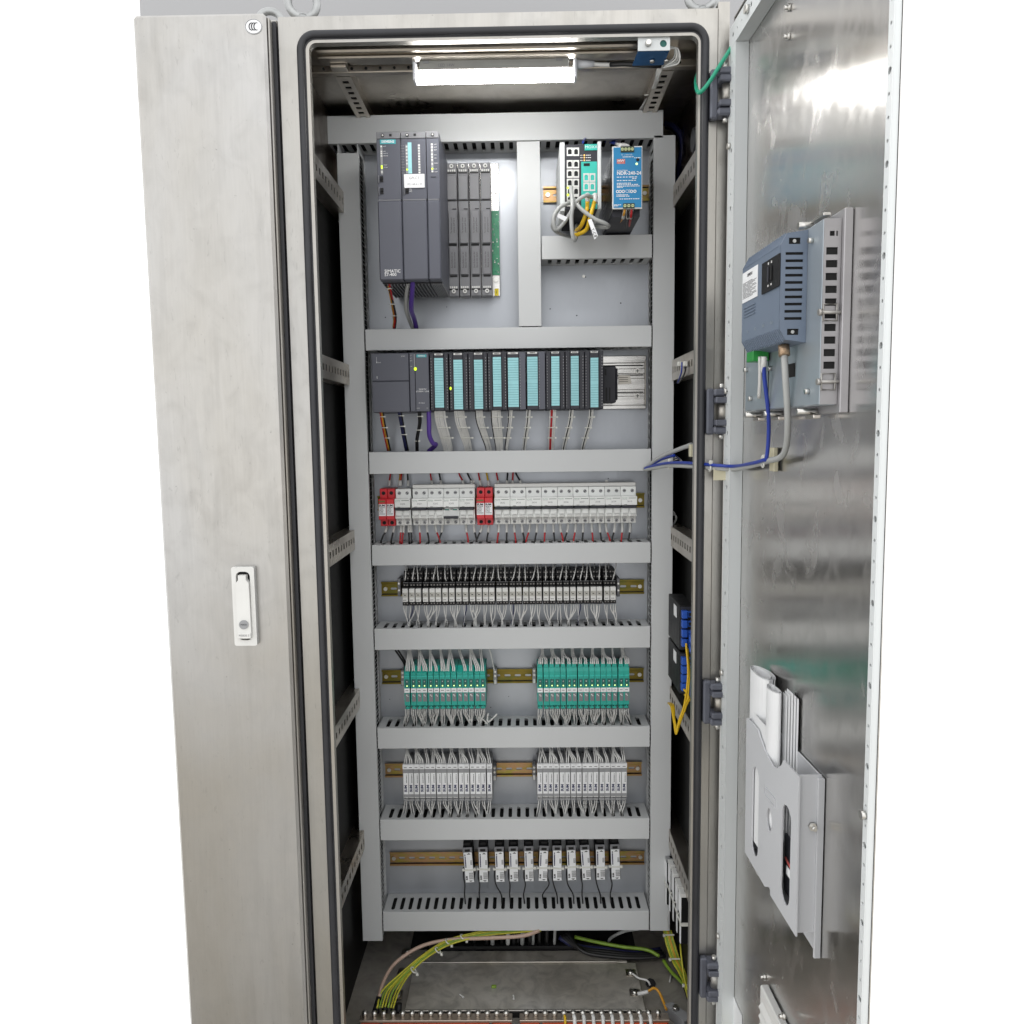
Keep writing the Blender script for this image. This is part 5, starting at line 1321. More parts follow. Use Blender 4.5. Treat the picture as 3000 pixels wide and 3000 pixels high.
wire('cable', pts((1950, 362, .42), (1975, 372, .40), (1995, 400, .385), (1999, 440, .38), (1990, 490, .40), (1980, 540, .44)), .0065, w_dblue, o, 6, 10)
wire('cable', pts((1952, 372, .43), (1976, 384, .41), (1990, 412, .395), (1994, 450, .39), (1984, 500, .41)), .005, w_black, o, 6, 10)
c = at(2040, 410, .20)
part('grommet', MB().cyl((.364, c.y, c.z), (.352, c.y, c.z), .030, 20, .022), rubber, cab)

# ================================================================== things on the right side rails
def sideX(px, py, X):
    a, b = nrm(px, py); D = X / a
    return Vector((X, CY + D, CZ + b * D))
# fibre boxes
for k, (py0, py1, lb_) in enumerate(((1775, 1905, 'upper black fibre box with blue connectors on the right side rail'), (1912, 2032, 'lower black fibre box with blue connectors on the right side rail'))):
    z1, z0 = at(1990, py0, .12).z, at(1990, py1, .12).z
    ya = .12; yb = .245
    fb = thing('fibre_box', lb_, 'fibre box', (.35, (ya + yb) / 2, z0), 'black fibre boxes')
    part('box', MB().box(.318, .349, ya, yb, z0, z1, .0012), black_pl, fb)
    part('front_panel', MB().box(.3195, .3475, ya - .0012, ya - .0002, z0 + .002, z1 - .002), anth_d, fb)
    part('side_label', MB().box(.3170, .3176, ya + .03, ya + .06, z1 - .032, z1 - .008), paper, fb)
    for i in range(4):
        zc = z1 - (z1 - z0) * (.17 + .21 * i)
        sc = part('fibre_connector', MB().box(.3205, .3315, ya - .015, ya - .0014, zc - .0078, zc + .0078, .001).box(.332, .3465, ya - .011, ya - .0014, zc - .0060, zc + .0060, .001), blue_sc, fb)
        part('connector_cap', MB().box(.3350, .3445, ya - .0114, ya - .0111, zc - .0035, zc + .0035), black_pl if i < 2 else blue_sc, sc)
        if i > 1: part('boot', MB().cyl((.338, ya - .009, zc - .002), (.336, ya - .028, zc - .016), .0042, 10, .003), blue_sc, sc)
o = thing('fibre_patch_cords', 'yellow fibre cords looping down from the black fibre boxes', 'cable', sideX(1990, 2100, .34))
for a, b, c_ in ((2010, 1885, 0), (2014, 1900, 6), (2004, 2020, 3), (2006, 2035, 8)):
    wire('fibre_cord', [at(a, b, .10), at(2016 + c_ * .6, (b + 2060) / 2, .075), at(2006 + c_, 2060, .08), at(1990 + c_ * .6, 2110, .09), at(1981 + c_ * .5, 2150 - c_ * 2, .10), at(1974 + c_ * .3, 2110, .13), at(1966 + c_, 2070, .17), at(1958 + c_, 2060, .22)], .0022, w_yellow, o, 7, 8)
# five white-faced units on the lower right side rail
for i in range(5):
    px = [1952, 1963, 1973, 1984, 1994][i]; py = [2528, 2545, 2571, 2602, 2630][i]
    y = [.30, .255, .21, .165, .12][i]
    c = at(px, py, y)
    wd, hh = .040, .105
    r = thing('data_surge_protector', '%s white-faced black surge protector, counted from the back, on the right side rail' % ORD[i], 'surge protector', c, 'surge protectors on the right side rail', world_space=False)
    part('body', MB().box(.002, wd, 0, .026, -hh, -.0005, .0012), black_pl, r)
    part('white_face', MB().box(0, .0018, .0005, .0095, -hh + .001, -.001, .0004).box(0, .0018, .0100, .0255, -hh * .40, -.001, .0004), paper, r)
    part('top_cover', MB().box(.0, wd, -.001, .027, .0, .008, .001), offw if i else grey_pl, r)
    part('port', MB().box(.012, .026, -.0016, -.0011, .001, .0065).box(.010, .026, .006, .016, .0081, .0086), black_pl, r)
    part('cable_tie', MB().box(-.0016, -.0002, -.002, .028, -hh * .55, -hh * .55 + .005).box(-.002, wd, -.003, -.0004, -hh * .56 - (.004 if i == 4 else 0), -hh * .56 + .003), tie_m, r)
    if i < 4: part('edge_print', dashes(.004, .03, -hh * .2, -.0004, .001, 4, i), inkg, r)
o = thing('tagged_grey_cable', 'grey cable with a white paper tag dropping behind the right-hand duct', 'cable', at(1975, 2440, .33))
wire('cable', pts((1962, 2427, .37), (1976, 2428, .35), (1984, 2438, .34), (1980, 2470, .33), (1970, 2498, .33), (1962, 2530, .33)), .0048, w_grey, o, 6, 9)
v = [at(1977, 2470, .318), at(1998, 2486, .314), at(1989, 2501, .314), at(1970, 2484, .318)]
part('paper_tag', MB().add(v + [p + Vector((0, .0007, 0)) for p in v], [(0, 1, 2, 3), (7, 6, 5, 4), (0, 4, 5, 1), (1, 5, 6, 2), (2, 6, 7, 3), (3, 7, 4, 0)]), paper, o)
o = thing('coiled_white_wires', 'coil of thin white wires beside the right-hand duct at breaker height', 'wire bundle', at(1975, 1515, .37))
for k in range(6):
    wire('wire', pts((1955, 1495 + k * 3, .37), (1974 + k, 1500 + k * 2, .36), (1979 + k * .5, 1520, .355), (1970 + k, 1535, .36), (1955, 1538 - k, .37)), .0013, w_white, o)
o = thing('coiled_wires', 'small coil of grey and black wires behind the blue and grey door cable', 'wire bundle', at(1985, 1355, .30))
for k in range(6):
    wire('wire', pts((1958, 1340 + k * 3, .34), (1978 + k * 2, 1334 + k * 2, .32), (1992 + k, 1352, .30), (1984, 1368 - k * 2, .31), (1958, 1372 - k * 2, .34)), .0014, w_white if k % 2 else w_dblue, o)
o = thing('rail_wires', 'thin blue and black wires hanging from the upper right side rail', 'wire bundle', at(1995, 1090, .3))
for k in range(2):
    wire('wire', [sideX(1998 + k * 12, 1062, .333), sideX(1996 + k * 10, 1092, .331), sideX(1985 + k * 4, 1122, .333)], .0016, (w_blue, w_black)[k], o)
for k in range(2):
    q = sideX(1996 + k * 18, 1066, .3345); part('cable_tie_mount', MB().box(.326, .334, q.y - .006, q.y + .006, q.z - .005, q.z + .005, .001), tie_m, o)

# ================================================================== bottom of the cabinet
ZF = .05
def fl(px, py, z=ZF):
    a, b = nrm(px, py); D = (z - CZ) / b
    return Vector((a * D, CY + D, z))
gp = thing('gland_plate', 'raised steel gland plate on the cabinet floor with two bright folded edges', 'plate', fl(1480, 2870))
zg = ZF + .012
pa, pb = fl(1170, 2960, zg), fl(1860, 2955, zg); pc = fl(1480, 2786, zg)
gx0_, gx1_ = fl(1190, 2940, zg).x, fl(1862, 2940, zg).x
ya, yb = fl(1500, 2962, zg).y, fl(1500, 2784, zg).y
ym1 = fl(1500, 2820, zg).y
part('front_sheet', MB().box(gx0_, gx1_ + .02, ya, ym1 - .002, ZF + .001, zg, .001), steel_gland, gp)
part('rear_sheet', MB().box(gx0_ + .02, gx1_, ym1 + .002, yb, ZF + .001, zg - .001, .001), steel_gland, gp)
part('folded_edge', MB().box(gx0_ + .010, gx1_ - .026, ym1 - .003, ym1 + .0015, zg + .0002, zg + .0035, .001), steel_lip, gp)
part('folded_edge', MB().box(gx0_ - .004, gx1_ - .003, ya - .003, ya + .003, zg + .0002, zg + .0035, .001), steel_lip, gp)
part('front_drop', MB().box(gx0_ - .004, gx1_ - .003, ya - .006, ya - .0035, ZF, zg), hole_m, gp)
for px, py in ((1193, 2789), (1180, 2848), (1164, 2912), (1848, 2850), (1860, 2908)):
    q = fl(px, py, zg); s = part('plate_bolt', MB().cyl((q.x, q.y, ZF), (q.x, q.y, zg + .006), .006, 10).cyl((q.x, q.y, zg + .001), (q.x, q.y, zg + .002), .010, 14), screw_m, gp)
    part('clip', MB().box(q.x - .012, q.x + .012, q.y - .012, q.y + .012, zg - .003, zg + .0008), steel_rail, s)
# brush strip and cables coming up behind
o = thing('cable_entry', 'black cable entry strip behind the gland plate', 'cable entry', fl(1500, 2770))
part('strip', MB().box(gx0_ + .03, gx1_ - .02, yb + .003, yb + .02, ZF + .0012, ZF + .020, .002), black_pl, o)
part('floor_shade_sheet', MB().box(gx0_ - .02, gx1_ + .03, yb + .0205, .584, ZF + .0006, ZF + .0012), hole_m, o)  # thin near-black sheet on the floor, painting the dark gap behind the plate
for i, px in enumerate((1388, 1425, 1442, 1470, 1488, 1505, 1517, 1530, 1552, 1562, 1580, 1602, 1625)):
    q = fl(px, 2775, ZF + .02); o = thing('riser_cable', '%s cable rising behind the gland plate, from the left' % ORD[i], 'cable', q, 'cables rising behind the gland plate')
    wire('cable', [(q.x, yb + .012, ZF + .02), (q.x + .002, yb + .02, ZF + .09), (q.x + rnd.uniform(-.01, .015), yb + .03, ZF + .20)], .0055 if i % 3 else .004, (w_black, w_black, w_grey, w_black, w_white)[i % 5] if i not in (9,) else w_grey, o, 5, 8)
o = thing('tangled_leads', 'tangle of thin dark leads under the bottom duct behind the earth wires', 'wire bundle', fl(1330, 2760))
for k in range(9):
    a_ = 1150 + k * 38
    wire('lead', [(at(a_, 2760, .46).x, .46 + rnd.uniform(-.02, .05), .09 + rnd.uniform(0, .05)), (at(a_ + rnd.uniform(20, 70), 2765, .47).x, .48, .07 + rnd.uniform(0, .06)), (at(a_ + rnd.uniform(80, 160), 2760, .47).x, .49, .10 + rnd.uniform(0, .08)), (at(a_ + rnd.uniform(120, 220), 2740, .47).x, .50, .17 + rnd.uniform(0, .06))], .0026, (w_black, w_dblue, w_orange, w_black, w_pink)[k % 5], o, 5, 7)
o = thing('black_power_cables', 'bundle of thick dark cables lying on the floor at the right rear', 'cable', fl(1800, 2800))
for k in range(4):
    wire('cable', [Vector((fl(1640 + k * 8, 2765, .08).x, .42, .085 + k * .004)), fl(1690 + k * 6, 2772 + k * 5, .075), fl(1780 + k * 4, 2782 + k * 7, .068), fl(1860 + k * 6, 2792 + k * 5, .066), fl(1935 + k * 5, 2782 + k * 6, .07)], .0062 - k * .0005, w_dblue if k == 0 else w_black, o, 6, 9)
o = thing('lying_earth_wire', 'single thick green and yellow wire lying over the dark cables', 'wire', fl(1780, 2770))
wire('wire', [fl(1684, 2745, .09), fl(1740, 2758, .09), fl(1820, 2773, .088), fl(1893, 2782, .085), fl(1932, 2801, .08)], .0042, w_gpe, o, 6, 9)
wire('wire_end', [fl(1944, 2813, .075), fl(1965, 2845, .07), fl(2000, 2880, .07), fl(2018, 2908, .075)], .0042, w_gpe, o, 6, 9)
o = thing('grey_loop_cable', 'light grey cable looping down under the bottom duct', 'cable', at(1800, 2740, .42))
wire('cable', [at(1870, 2722, .40), at(1830, 2728, .42), at(1790, 2748, .43), at(1782, 2765, .44)], .004, w_grey, o, 6, 8)
# left earth bundle and braided lead
o = thing('earth_wire_bundle', 'bundle of green and yellow earth wires sweeping up from the left of the busbar', 'wire bundle', fl(1150, 2950))
base = [(1128, 2950, .10), (1145, 2900, .11), (1190, 2850, .125), (1240, 2805, .14), (1310, 2762, .15), (1400, 2738, .16), (1480, 2728, .165), (1560, 2722, .17)]
for k in range(7):
    sp = [(k - 3) * s for s in (7.5, 8, 3.4, 2.6, 2.6, 4, 7, 8)]
    P = [fl(b_[0] + sp[j] + (rnd.uniform(-2, 2)), b_[1] + (abs(k - 3) if j < 2 else (k - 3) * (1.6 if j > 3 else .6)), b_[2] - k % 2 * .003) for j, b_ in enumerate(base)]
    wire('earth_wire', P, .0020, (w_pe, w_gpe, w_pe)[k % 3], o, 5, 7)
for (px, py, z) in ((1212, 2840, .13), (1283, 2782, .146), (1313, 2757, .152), (1357, 2744, .156)):
    q = fl(px, py, z); t = Vector((.6, .0, .8))
    part('cable_tie', MB().tube([(q.x + .010 * math.cos(a) * .6, q.y - .002 + .007 * math.sin(a), q.z + .010 * math.cos(a) * -.5) for a in [i * math.pi / 6 for i in range(12)]], .0016, 6, closed=True).box(q.x + .006, q.x + .012, q.y - .010, q.y - .004, q.z - .010, q.z - .004, .001), tie_m, o)
for px in (1127, 1152, 1168):
    q = fl(px, 2960, .085); part('cable_lug_sleeve', MB().cyl((q.x, q.y + .006, q.z + .012), (q.x, q.y - .002, q.z - .016), .007, 9), black_pl, o)
o = thing('braided_lead', 'single clear-sheathed copper braid lead arching left of the earth wires', 'wire', fl(1110, 2930))
wire('lead', [fl(1110, 2922, .105), fl(1122, 2880, .112), fl(1150, 2830, .122), (fl(1200, 2790, .135)), fl(1255, 2765, .145), fl(1330, 2752, .152), fl(1440, 2748, .16), fl(1530, 2742, .165), fl(1580, 2727, .17)], .0042, w_pink, o, 6, 10)
p0, p1 = fl(1111, 2920, .106), fl(1100, 2968, .082)
part('heat_shrink_lug', MB().cyl(p0, p1, .0062, 10, .0085), black_pl, o)
# right earth bundle
o = thing('right_earth_bundle', 'green and yellow earth wires dropping from the right-hand duct', 'wire bundle', at(1975, 2760, .30))
for k in range(6):
    P = [at(1945 + k * 4, 2725, .335), at(1952 + k * 4.6, 2762, .32), at(1968 + k * 4.4, 2810, .29), at(1990 + k * 3.4, 2850, .25), at(2004 + k * 2.2, 2880, .20), at(2018 + k * 1.2, 2930, .12)]
    wire('earth_wire', P, .0024, (w_pe, w_gpe, w_pe, w_orange, w_gpe, w_pe)[k], o, 5, 7)
for a, b, y in ((1953, 2736, .33), (1970, 2806, .285), (2010, 2882, .19)):
    q = at(a, b, y); part('cable_tie', MB().box(q.x - .006, q.x + .018, q.y - .005, q.y - .0035, q.z - .002, q.z + .002, .0006).box(q.x - .010, q.x - .004, q.y - .009, q.y - .003, q.z - .003, q.z + .003, .001), tie_m, o)
wire('thin_wire', [at(1966, 2630, .30), at(1961, 2665, .305), at(1955, 2690, .31), at(1957, 2722, .315)], .001, w_white, o)
wire('thin_earth_wire', [at(1993, 2766, .22), at(1996, 2800, .20), at(2004, 2860, .17), at(2014, 2900, .14)], .002, w_pe, o)
# busbar
ZB_ = .085
bb0, bb1 = fl(1055, 2985, ZB_), fl(1960, 2976, ZB_)
yy = fl(1500, 2980, ZB_).y
bt = fl(1500, 2968, ZB_).y; bf = fl(1500, 2990, ZB_).y
for a, b, lb_, n, i0 in ((1056, 1501, 'left flat earth busbar with a row of domed screws', 16, 0), (1522, 1960, 'right flat earth busbar with white wires on its screws', 16, 1)):
    xa, xb = fl(a, 2980, ZB_).x, fl(b, 2980, ZB_).x
    o = thing('earth_busbar', lb_, 'busbar', ((xa + xb) / 2, yy, ZB_ - .02), 'earth busbars on the cabinet floor')
    part('bar', MB().box(xa, xb, bf, bt, ZB_ - .006, ZB_, .0006), copper, o)
    for e in ((xa + .002, xa + .045), (xb - .045, xb - .002)):
        part('insulator', MB().box(e[0], e[1], bf - .006, bt - .004, ZB_ - .034, ZB_ - .0065, .003), orange_i, o)
    part('red_insulating_strip', MB().box(xa + .05, xb - .05, bf - .004, bt - .006, ZB_ - .016, ZB_ - .0065, .001), orange_i, o)
    n_ = 16 if i0 == 0 else 15
    for k in range(n_):
        px = (1069 + k * 27.6) if i0 == 0 else (1542 + k * 27.6)
        if px > b - 8: continue
        x = fl(px, 2975, ZB_).x; ys = bt - .006
        sc = part('busbar_screw', MB().cyl((x, ys, ZB_), (x, ys, ZB_ + .006), .0052, 12).ball((x, ys, ZB_ + .006), .0066, 12, 1, 1, .75), screw_m, o)
        part('bolt_below', MB().cyl((x, ys, ZB_ - .03), (x, ys, ZB_ - .0065), .0035, 8), screw_m, sc)
        if i0 == 1 and 4 <= k <= 13:
            wire('terminal_wire', [(x + .001, ys - .006, ZB_ + .003), (x + .002, ys - .014, ZB_ + .001), (x + .001, ys - .030, ZB_ - .016), (x - .003, ys - .034, ZB_ - .036)], .0042 if k > 4 else .003, w_white if k > 4 else w_yellow, sc, 4, 8)
# short earth lead on the right and scraps
o = thing('short_earth_lead', 'short yellow lead with white ends bolted to the gland plate', 'wire', fl(1900, 2900))
wire('lead', [fl(1870, 2910, .075), fl(1895, 2906, .08), fl(1915, 2895, .085), fl(1930, 2905, .08), fl(1945, 2938, .072), fl(1952, 2958, .07)], .0030, w_orange, o, 6, 8)
wire('lead_sleeve', [fl(1868, 2912, .075), fl(1885, 2909, .078), fl(1899, 2905, .081)], .0044, offw, o, 4, 8)
wire('second_lead', [fl(1852, 2852, .072), fl(1872, 2866, .072), fl(1895, 2872, .072), fl(1905, 2886, .066)], .0022, w_white, o, 5, 7)
part('ring_lug', MB().cyl(fl(1906, 2884, .051), fl(1906, 2880, .056), .012, 8), black_pl, o)
for (px, py, ang, l, c_, lb_) in ((1352, 2918, .8, .014, offw, 'short white wire offcut lying on the gland plate, left one'), (1504, 2922, 1.5, .015, offw, 'short white wire offcut lying on the gland plate, right one')):
    q = fl(px, py, zg + .003); o = thing('wire_offcut', lb_, 'wire scrap', q)
    wire('offcut', [(q.x - l / 2 * math.cos(ang), q.y + l / 2 * math.sin(ang), q.z), (q.x + .001, q.y, q.z), (q.x + l / 2 * math.cos(ang), q.y - l / 2 * math.sin(ang), q.z)], .0022, c_, o, 3, 7)
q = fl(1447, 2891, zg + .002); o = thing('sleeve_scrap', 'small yellow sleeve scrap lying on the gland plate', 'scrap', q)
part('scrap', MB().box(q.x - .006, q.x + .006, q.y - .004, q.y + .004, zg + .0005, zg + .005, .001), w_gpe, o)
q = fl(1964, 2868, .053); o = thing('white_offcut', 'small white offcut on the floor right of the gland plate', 'wire scrap', q)
wire('offcut', [(q.x - .004, q.y - .012, .054), (q.x, q.y, .055), (q.x + .004, q.y + .012, .054)], .002, offw, o, 3, 6)
q = fl(1980, 2976, .062); o = thing('earth_clamp', 'grey clamp with a bolt at the right end of the busbar', 'clamp', q)
part('clamp_body', MB().prism([(q.x - .022, q.y + .02), (q.x - .002, q.y + .028), (q.x + .034, q.y - .02), (q.x + .012, q.y - .034)], XY(.052), XY(.074)), grey_pl, o)
part('clamp_bolt', MB().cyl((q.x, q.y + .004, .0742), (q.x, q.y + .004, .082), .007, 8), screw_m, o)
wire('lead', [fl(1998, 2988, .07), fl(2010, 2982, .07), fl(2022, 2975, .07)], .003, w_orange, o, 3, 7)

# ================================================================== earth strap from frame to door
o = thing('door_earth_lead', 'green earth lead hanging between the cabinet frame and the open door', 'wire', at(2050, 250, -.02))
wire('lead', [dworld(.03, .02, dr(2149, 100, .02)[1]), at(2147, 130, -.02), at(2110, 190, -.03), at(2075, 245, -.035), at(2052, 270, -.03), at(2043, 266, -.01), at(2039, 245, .02), at(2041, 225, .05), at(2046, 210, .08)], .0036, w_green, o, 6, 9)

# ================================================================== operator panel on the door
def on_door(name, label, cat, u, off, z, group=None):
    o = bpy.data.objects.new(name, None); COL.objects.link(o); o.empty_display_size = .02
    o.location = DO; o.rotation_euler = (0, 0, DROT)
    tag(o, label, cat, group); return o
hm = on_door('operator_panel', 'blue-grey operator panel seen from behind on the open door', 'operator panel', 0, 0, 0)
uc = dr(2488, 800, 0)[0]
def off_at(px, py, u):
    """how far in front of the skin a picture point at distance u from the hinge lies"""
    a, b = nrm(px, py); lo_, hi = -.05, .3
    for _ in range(50):
        m_ = (lo_ + hi) / 2
        if dr(px, py, m_)[0] < u: lo_ = m_
        else: hi = m_
    return m_
o1 = off_at(2410, 800, uc)
zc1 = dr(2412, 640, o1)[1]; zc0 = dr(2402, 1187, o1)[1]
u_far = dr(2184, 1120, o1)[0]
part('chassis', MB().box(u_far, uc, -o1, -.012, zc0, zc1, .0015), hmi_metal, hm)
part('bezel_back', MB().box(u_far - .012, uc + .010, -.0115, -.0005, zc0 - .010, zc1 + .010, .001), hmi_steel, hm)
# louvred near side of the chassis
hs = []
zz_ = zc1 - .040
rows = 0
while zz_ > zc0 + .045:
    hs.append([(-o1 + .003, zz_ - .0045), (-.016, zz_ - .0045), (-.016, zz_ + .0045), (-o1 + .003, zz_ + .0045)]); zz_ -= .0155
hs += [[(-o1 + .007, zc1 - .022), (-o1 + .013, zc1 - .022), (-o1 + .013, zc1 - .016), (-o1 + .007, zc1 - .016)], [(-o1 + .015, zc1 - .022), (-.0165, zc1 - .022), (-.0165, zc1 - .016), (-o1 + .015, zc1 - .016)]]
sp_ = part('louvred_side', MB().plate([(-o1, zc0 + .001), (-.012, zc0 + .001), (-.012, zc1 - .001), (-o1, zc1 - .001)], hs, YZ(uc + .0022), YZ(uc + .0006)), hmi_steel, hm)
part('side_inside', MB().box(uc + .0001, uc + .0004, -o1 + .001, -.013, zc0 + .002, zc1 - .002), hole_m, sp_)
# blue rear housing
ub = dr(2363, 850, o1)[0]
o2 = off_at(2285, 850, ub)
uf = dr(2175, 850, o2)[0]
zb1 = dr(2363, 676, o1)[1]; zb0 = dr(2352, 1006, o1)[1]
ch = .018
prof = [(-o1 - .0002, zb0), (-o1 - .0002, zb1), (-o2 + .008, zb1 - .004), (-o2, zb1 - ch), (-o2, zb0 + ch), (-o2 + .008, zb0 + .004)]
part('rear_housing', MB().prism(prof, YZ(uf), YZ(ub - .0015)), hmi_blue, hm)
hs = []
zz_ = zb1 - .030
while zz_ > zb0 + .030:
    hs.append([(-o2 + .006, zz_ - .0018), (-o1 - .006, zz_ - .0018), (-o1 - .006, zz_ + .0018), (-o2 + .006, zz_ + .0018)]); zz_ -= .0092
for s in (zb1 - .018, zb0 + .010): hs.append([(-o2 + .010, s), (-o1 - .010, s), (-o1 - .010, s + .008), (-o2 + .010, s + .008)])
sv = part('vented_side', MB().plate([(p_[0], p_[1]) for p_ in prof], hs, YZ(ub + .0016), YZ(ub - .0002)), hmi_blue, hm)
part('vent_inside', MB().prism([(p_[0] * .97 - .001, p_[1] + (.004 if p_[1] < (zb0 + zb1) / 2 else -.004)) for p_ in prof], YZ(ub - .0013), YZ(ub - .0009)), hole_m, sv)
for s in (zb1 - .014, zb0 + .014): part('housing_screw', MB().cyl((ub - .0006, -(o1 + o2) / 2, s), (ub + .001, -(o1 + o2) / 2, s), .0024, 8), screw_m, sv)
# ribs along the chamfers
nr = 22
for k in range(nr):
    u = uf + .004 + (ub - uf - .012) * k / (nr - 1)
    part('cooling_rib', MB().prism([(-o2 + .0085, zb1 - .0015), (-o2 - .0012, zb1 - ch - .001), (-o2 + .004, zb1 - ch), (-o2 + .0095, zb1 - .006)], YZ(u - .0011), YZ(u + .0011)), hmi_blue, hm)
    part('cooling_rib', MB().prism([(-o2 + .0085, zb0 + .0015), (-o2 - .0012, zb0 + ch + .001), (-o2 + .004, zb0 + ch), (-o2 + .0095, zb0 + .006)], YZ(u - .0011), YZ(u + .0011)), hmi_blue, hm)
# rating plate
ua = dr(2176, 830, o2)[0] + .002; ub2 = dr(2221, 830, o2)[0]
za, zb = dr(2221, 775, o2)[1], dr(2221, 867, o2)[1]
rp_ = part('rating_plate', MB().box(ua, ub2, -o2 - .0009, -o2 - .0003, zb, za), paper, hm)
letters('SIEMENS', .0062, ink, rp_, ((ua + ub2) / 2, -o2 - .0012, za - .007), bold=.0001)
for k in range(13):
    z = za - .016 - k * (za - zb - .02) / 13
    part('print_line', dashes(ua + .003, ub2 - (.004 if k % 3 else .02), z, -o2 - .0013, .00035, 3, k, .9), inkg, rp_)
# card slot panel
ua = dr(2236, 800, o2)[0]; ub2 = dr(2288, 800, o2)[0] - .001
za, zb = dr(2262, 757, o2)[1], dr(2262, 850, o2)[1]
cs = part('card_slot_panel', MB().box(ua, ub2, -o2 - .0022, -o2 - .0003, zb, za, .0006), black_pl, hm)
um = (ua + ub2) / 2
for k in (-1, 1): part('card_slot', MB().box(um + k * .006 - .0024, um + k * .006 + .0024, -o2 - .0038, -o2 - .0024, zb + .012, za - .010, .0006), anth_d if k < 0 else hole_m, cs)
for k in (-1, 1): part('slot_mark', MB().box(um + k * .006 - .002, um + k * .006 + .002, -o2 - .0028, -o2 - .0024, zb + .006, zb + .0085).box(um + k * .006 - .0015, um + k * .006 + .0015, -o2 - .0028, -o2 - .0024, za - .007, za - .004), offw, cs)
for k in range(4):
    z = dr(2200, 895 + k * 9, o2)[1]; part('moulded_line', MB().box(uf + .010, uf + .062, -o2 - .0012, -o2 - .0002, z - .0006, z + .0006), hmi_blue, hm)
for k, t in enumerate(('X1', 'X2', 'X80', 'X61')):
    letters(t, .006, hmi_metal, hm, (uf + .03 + k * .034, -o2 - .0006, zb0 + ch + .012))
# connectors and clamps
gc0, gz_ = dr(2225, 1040, .045)
part('power_plug', MB().box(gc0 - .014, gc0 + .016, -.060, -.036, dr(2225, 1060, .045)[1], zb0 + .004, .001), greenc, hm)
for (px, py) in ((2190, 1084), (2203, 1168), (2381, 705), (2370, 1147), (2260, 1079)):
    u, z = dr(px, py, o1); part('chassis_screw', MB().cyl((u, -o1, z), (u, -o1 - .006, z), .0036, 8), screw_m, hm)
for zz_ in (dr(2450, 912, .02)[1], dr(2445, 1117, .02)[1]):
    cl = part('clamp_loop', MB().tube([(uc + .0045, -o1 - .004 + .004, zz_ - .010), (uc + .0045, -.016, zz_ - .010), (uc + .0045, -.016, zz_ + .010), (uc + .0045, -o1, zz_ + .010)], .0015, 6, closed=True), steel_lip, hm)
    part('clamp_screw', MB().cyl((uc + .0045, -o1 - .004, zz_), (uc + .0045, -.004, zz_), .0024, 8).cyl((uc + .0045, -o1 - .006, zz_), (uc + .0045, -o1 - .002, zz_), .0042, 8), steel_lip, cl)
for u in (u_far + .02, u_far + .11, uc - .06):
    cl = part('clamp_foot', MB().box(u - .014, u + .014, -.022, -.012, zc0 - .016, zc0 - .0105, .001), steel_rail, hm)
    part('clamp_screw', MB().cyl((u, -.012, zc0 - .0065), (u, -o1 - .006, zc0 - .0065), .0042, 8), screw_m, cl)
part('clamp_top', MB().box(uc - .08, uc - .03, -.022, -.012, zc1 + .0105, zc1 + .015, .001).cyl((uc - .07, -.02, zc1 + .008), (uc - .07, -o1 - .006, zc1 + .008), .005, 8), screw_m, hm)
part('chassis_slot', MB().box(dr(2310, 1075, o1)[0], dr(2330, 1075, o1)[0], -o1 - .0006, -o1 - .0001, dr(2320, 1105, o1)[1], dr(2320, 1065, o1)[1]), hole_m, hm)
part('chassis_seam', MB().box(dr(2251, 1100, o1)[0], dr(2252.5, 1100, o1)[0], -o1 - .0005, -o1 - .0001, zc0 + .002, zb0 - .002), hole_m, hm)

def dp(px, py, off): 
    u, z = dr(px, py, off); return dworld(u, off, z)
o = thing('panel_cables', 'grey and blue cables from the operator panel across to the right-hand duct', 'cable', dp(2280, 1345, .02))
G = [dp(2297, 1030, .05), dp(2302, 1120, .045), dp(2308, 1230, .035), dp(2303, 1310, .025), dp(2285, 1340, .022), dp(2250, 1350, .022), dp(2210, 1362, .022), at(2150, 1374, -.06), at(2085, 1370, -.02), at(2030, 1366, .06), at(1960, 1364, .18), at(1905, 1373, .27), at(1889, 1374, .30), at(1900, 1364, .29), at(1935, 1340, .24), at(1985, 1318, .16), at(2026, 1303, .08)]
wire('grey_cable', G, .0045, w_grey, o, 7, 10)
B_ = [dp(2238, 1062, .05), dp(2240, 1110, .045), dp(2250, 1200, .035), dp(2252, 1270, .028), dp(2246, 1340, .026), dp(2236, 1348, .027), dp(2205, 1357, .027), at(2150, 1366, -.068), at(2085, 1362, -.03), at(2030, 1357, .05), at(1960, 1356, .17), at(1905, 1367, .265), at(1890, 1372, .292), at(1902, 1366, .288), at(1938, 1346, .238), at(1975, 1334, .17)]
wire('blue_wire', B_, .0030, w_blue, o, 7, 9)
wire('white_sleeve', [dp(2239, 1045, .05), dp(2238, 1062, .05), dp(2236, 1088, .047)], .0042, offw, o, 4, 9)
wire('white_lead', [dp(2227, 1045, .05), dp(2227, 1110, .045), dp(2224, 1165, .04)], .0030, offw, o, 4, 8)
part('shield_clamp', MB().cyl(dp(2296, 1012, .05), dp(2298, 1042, .05), .0075, 10), M_('copper_braid', (.42, .30, .20), .4, .8, .3, 200, .3, 400), o)
for (p_, rr) in ((at(1960, 1360, .178), .009), (at(2080, 1366, -.022), .009), (dp(2235, 1352, .024), .009)):
    part('cable_tie', MB().tube([(p_.x, p_.y + rr * .8 * math.sin(a), p_.z + rr * math.cos(a)) for a in [i * math.pi / 6 for i in range(12)]], .0018, 6, closed=True).box(p_.x - .003, p_.x + .003, p_.y - .011, p_.y - .004, p_.z + .004, p_.z + .011, .001), tie_m, o)
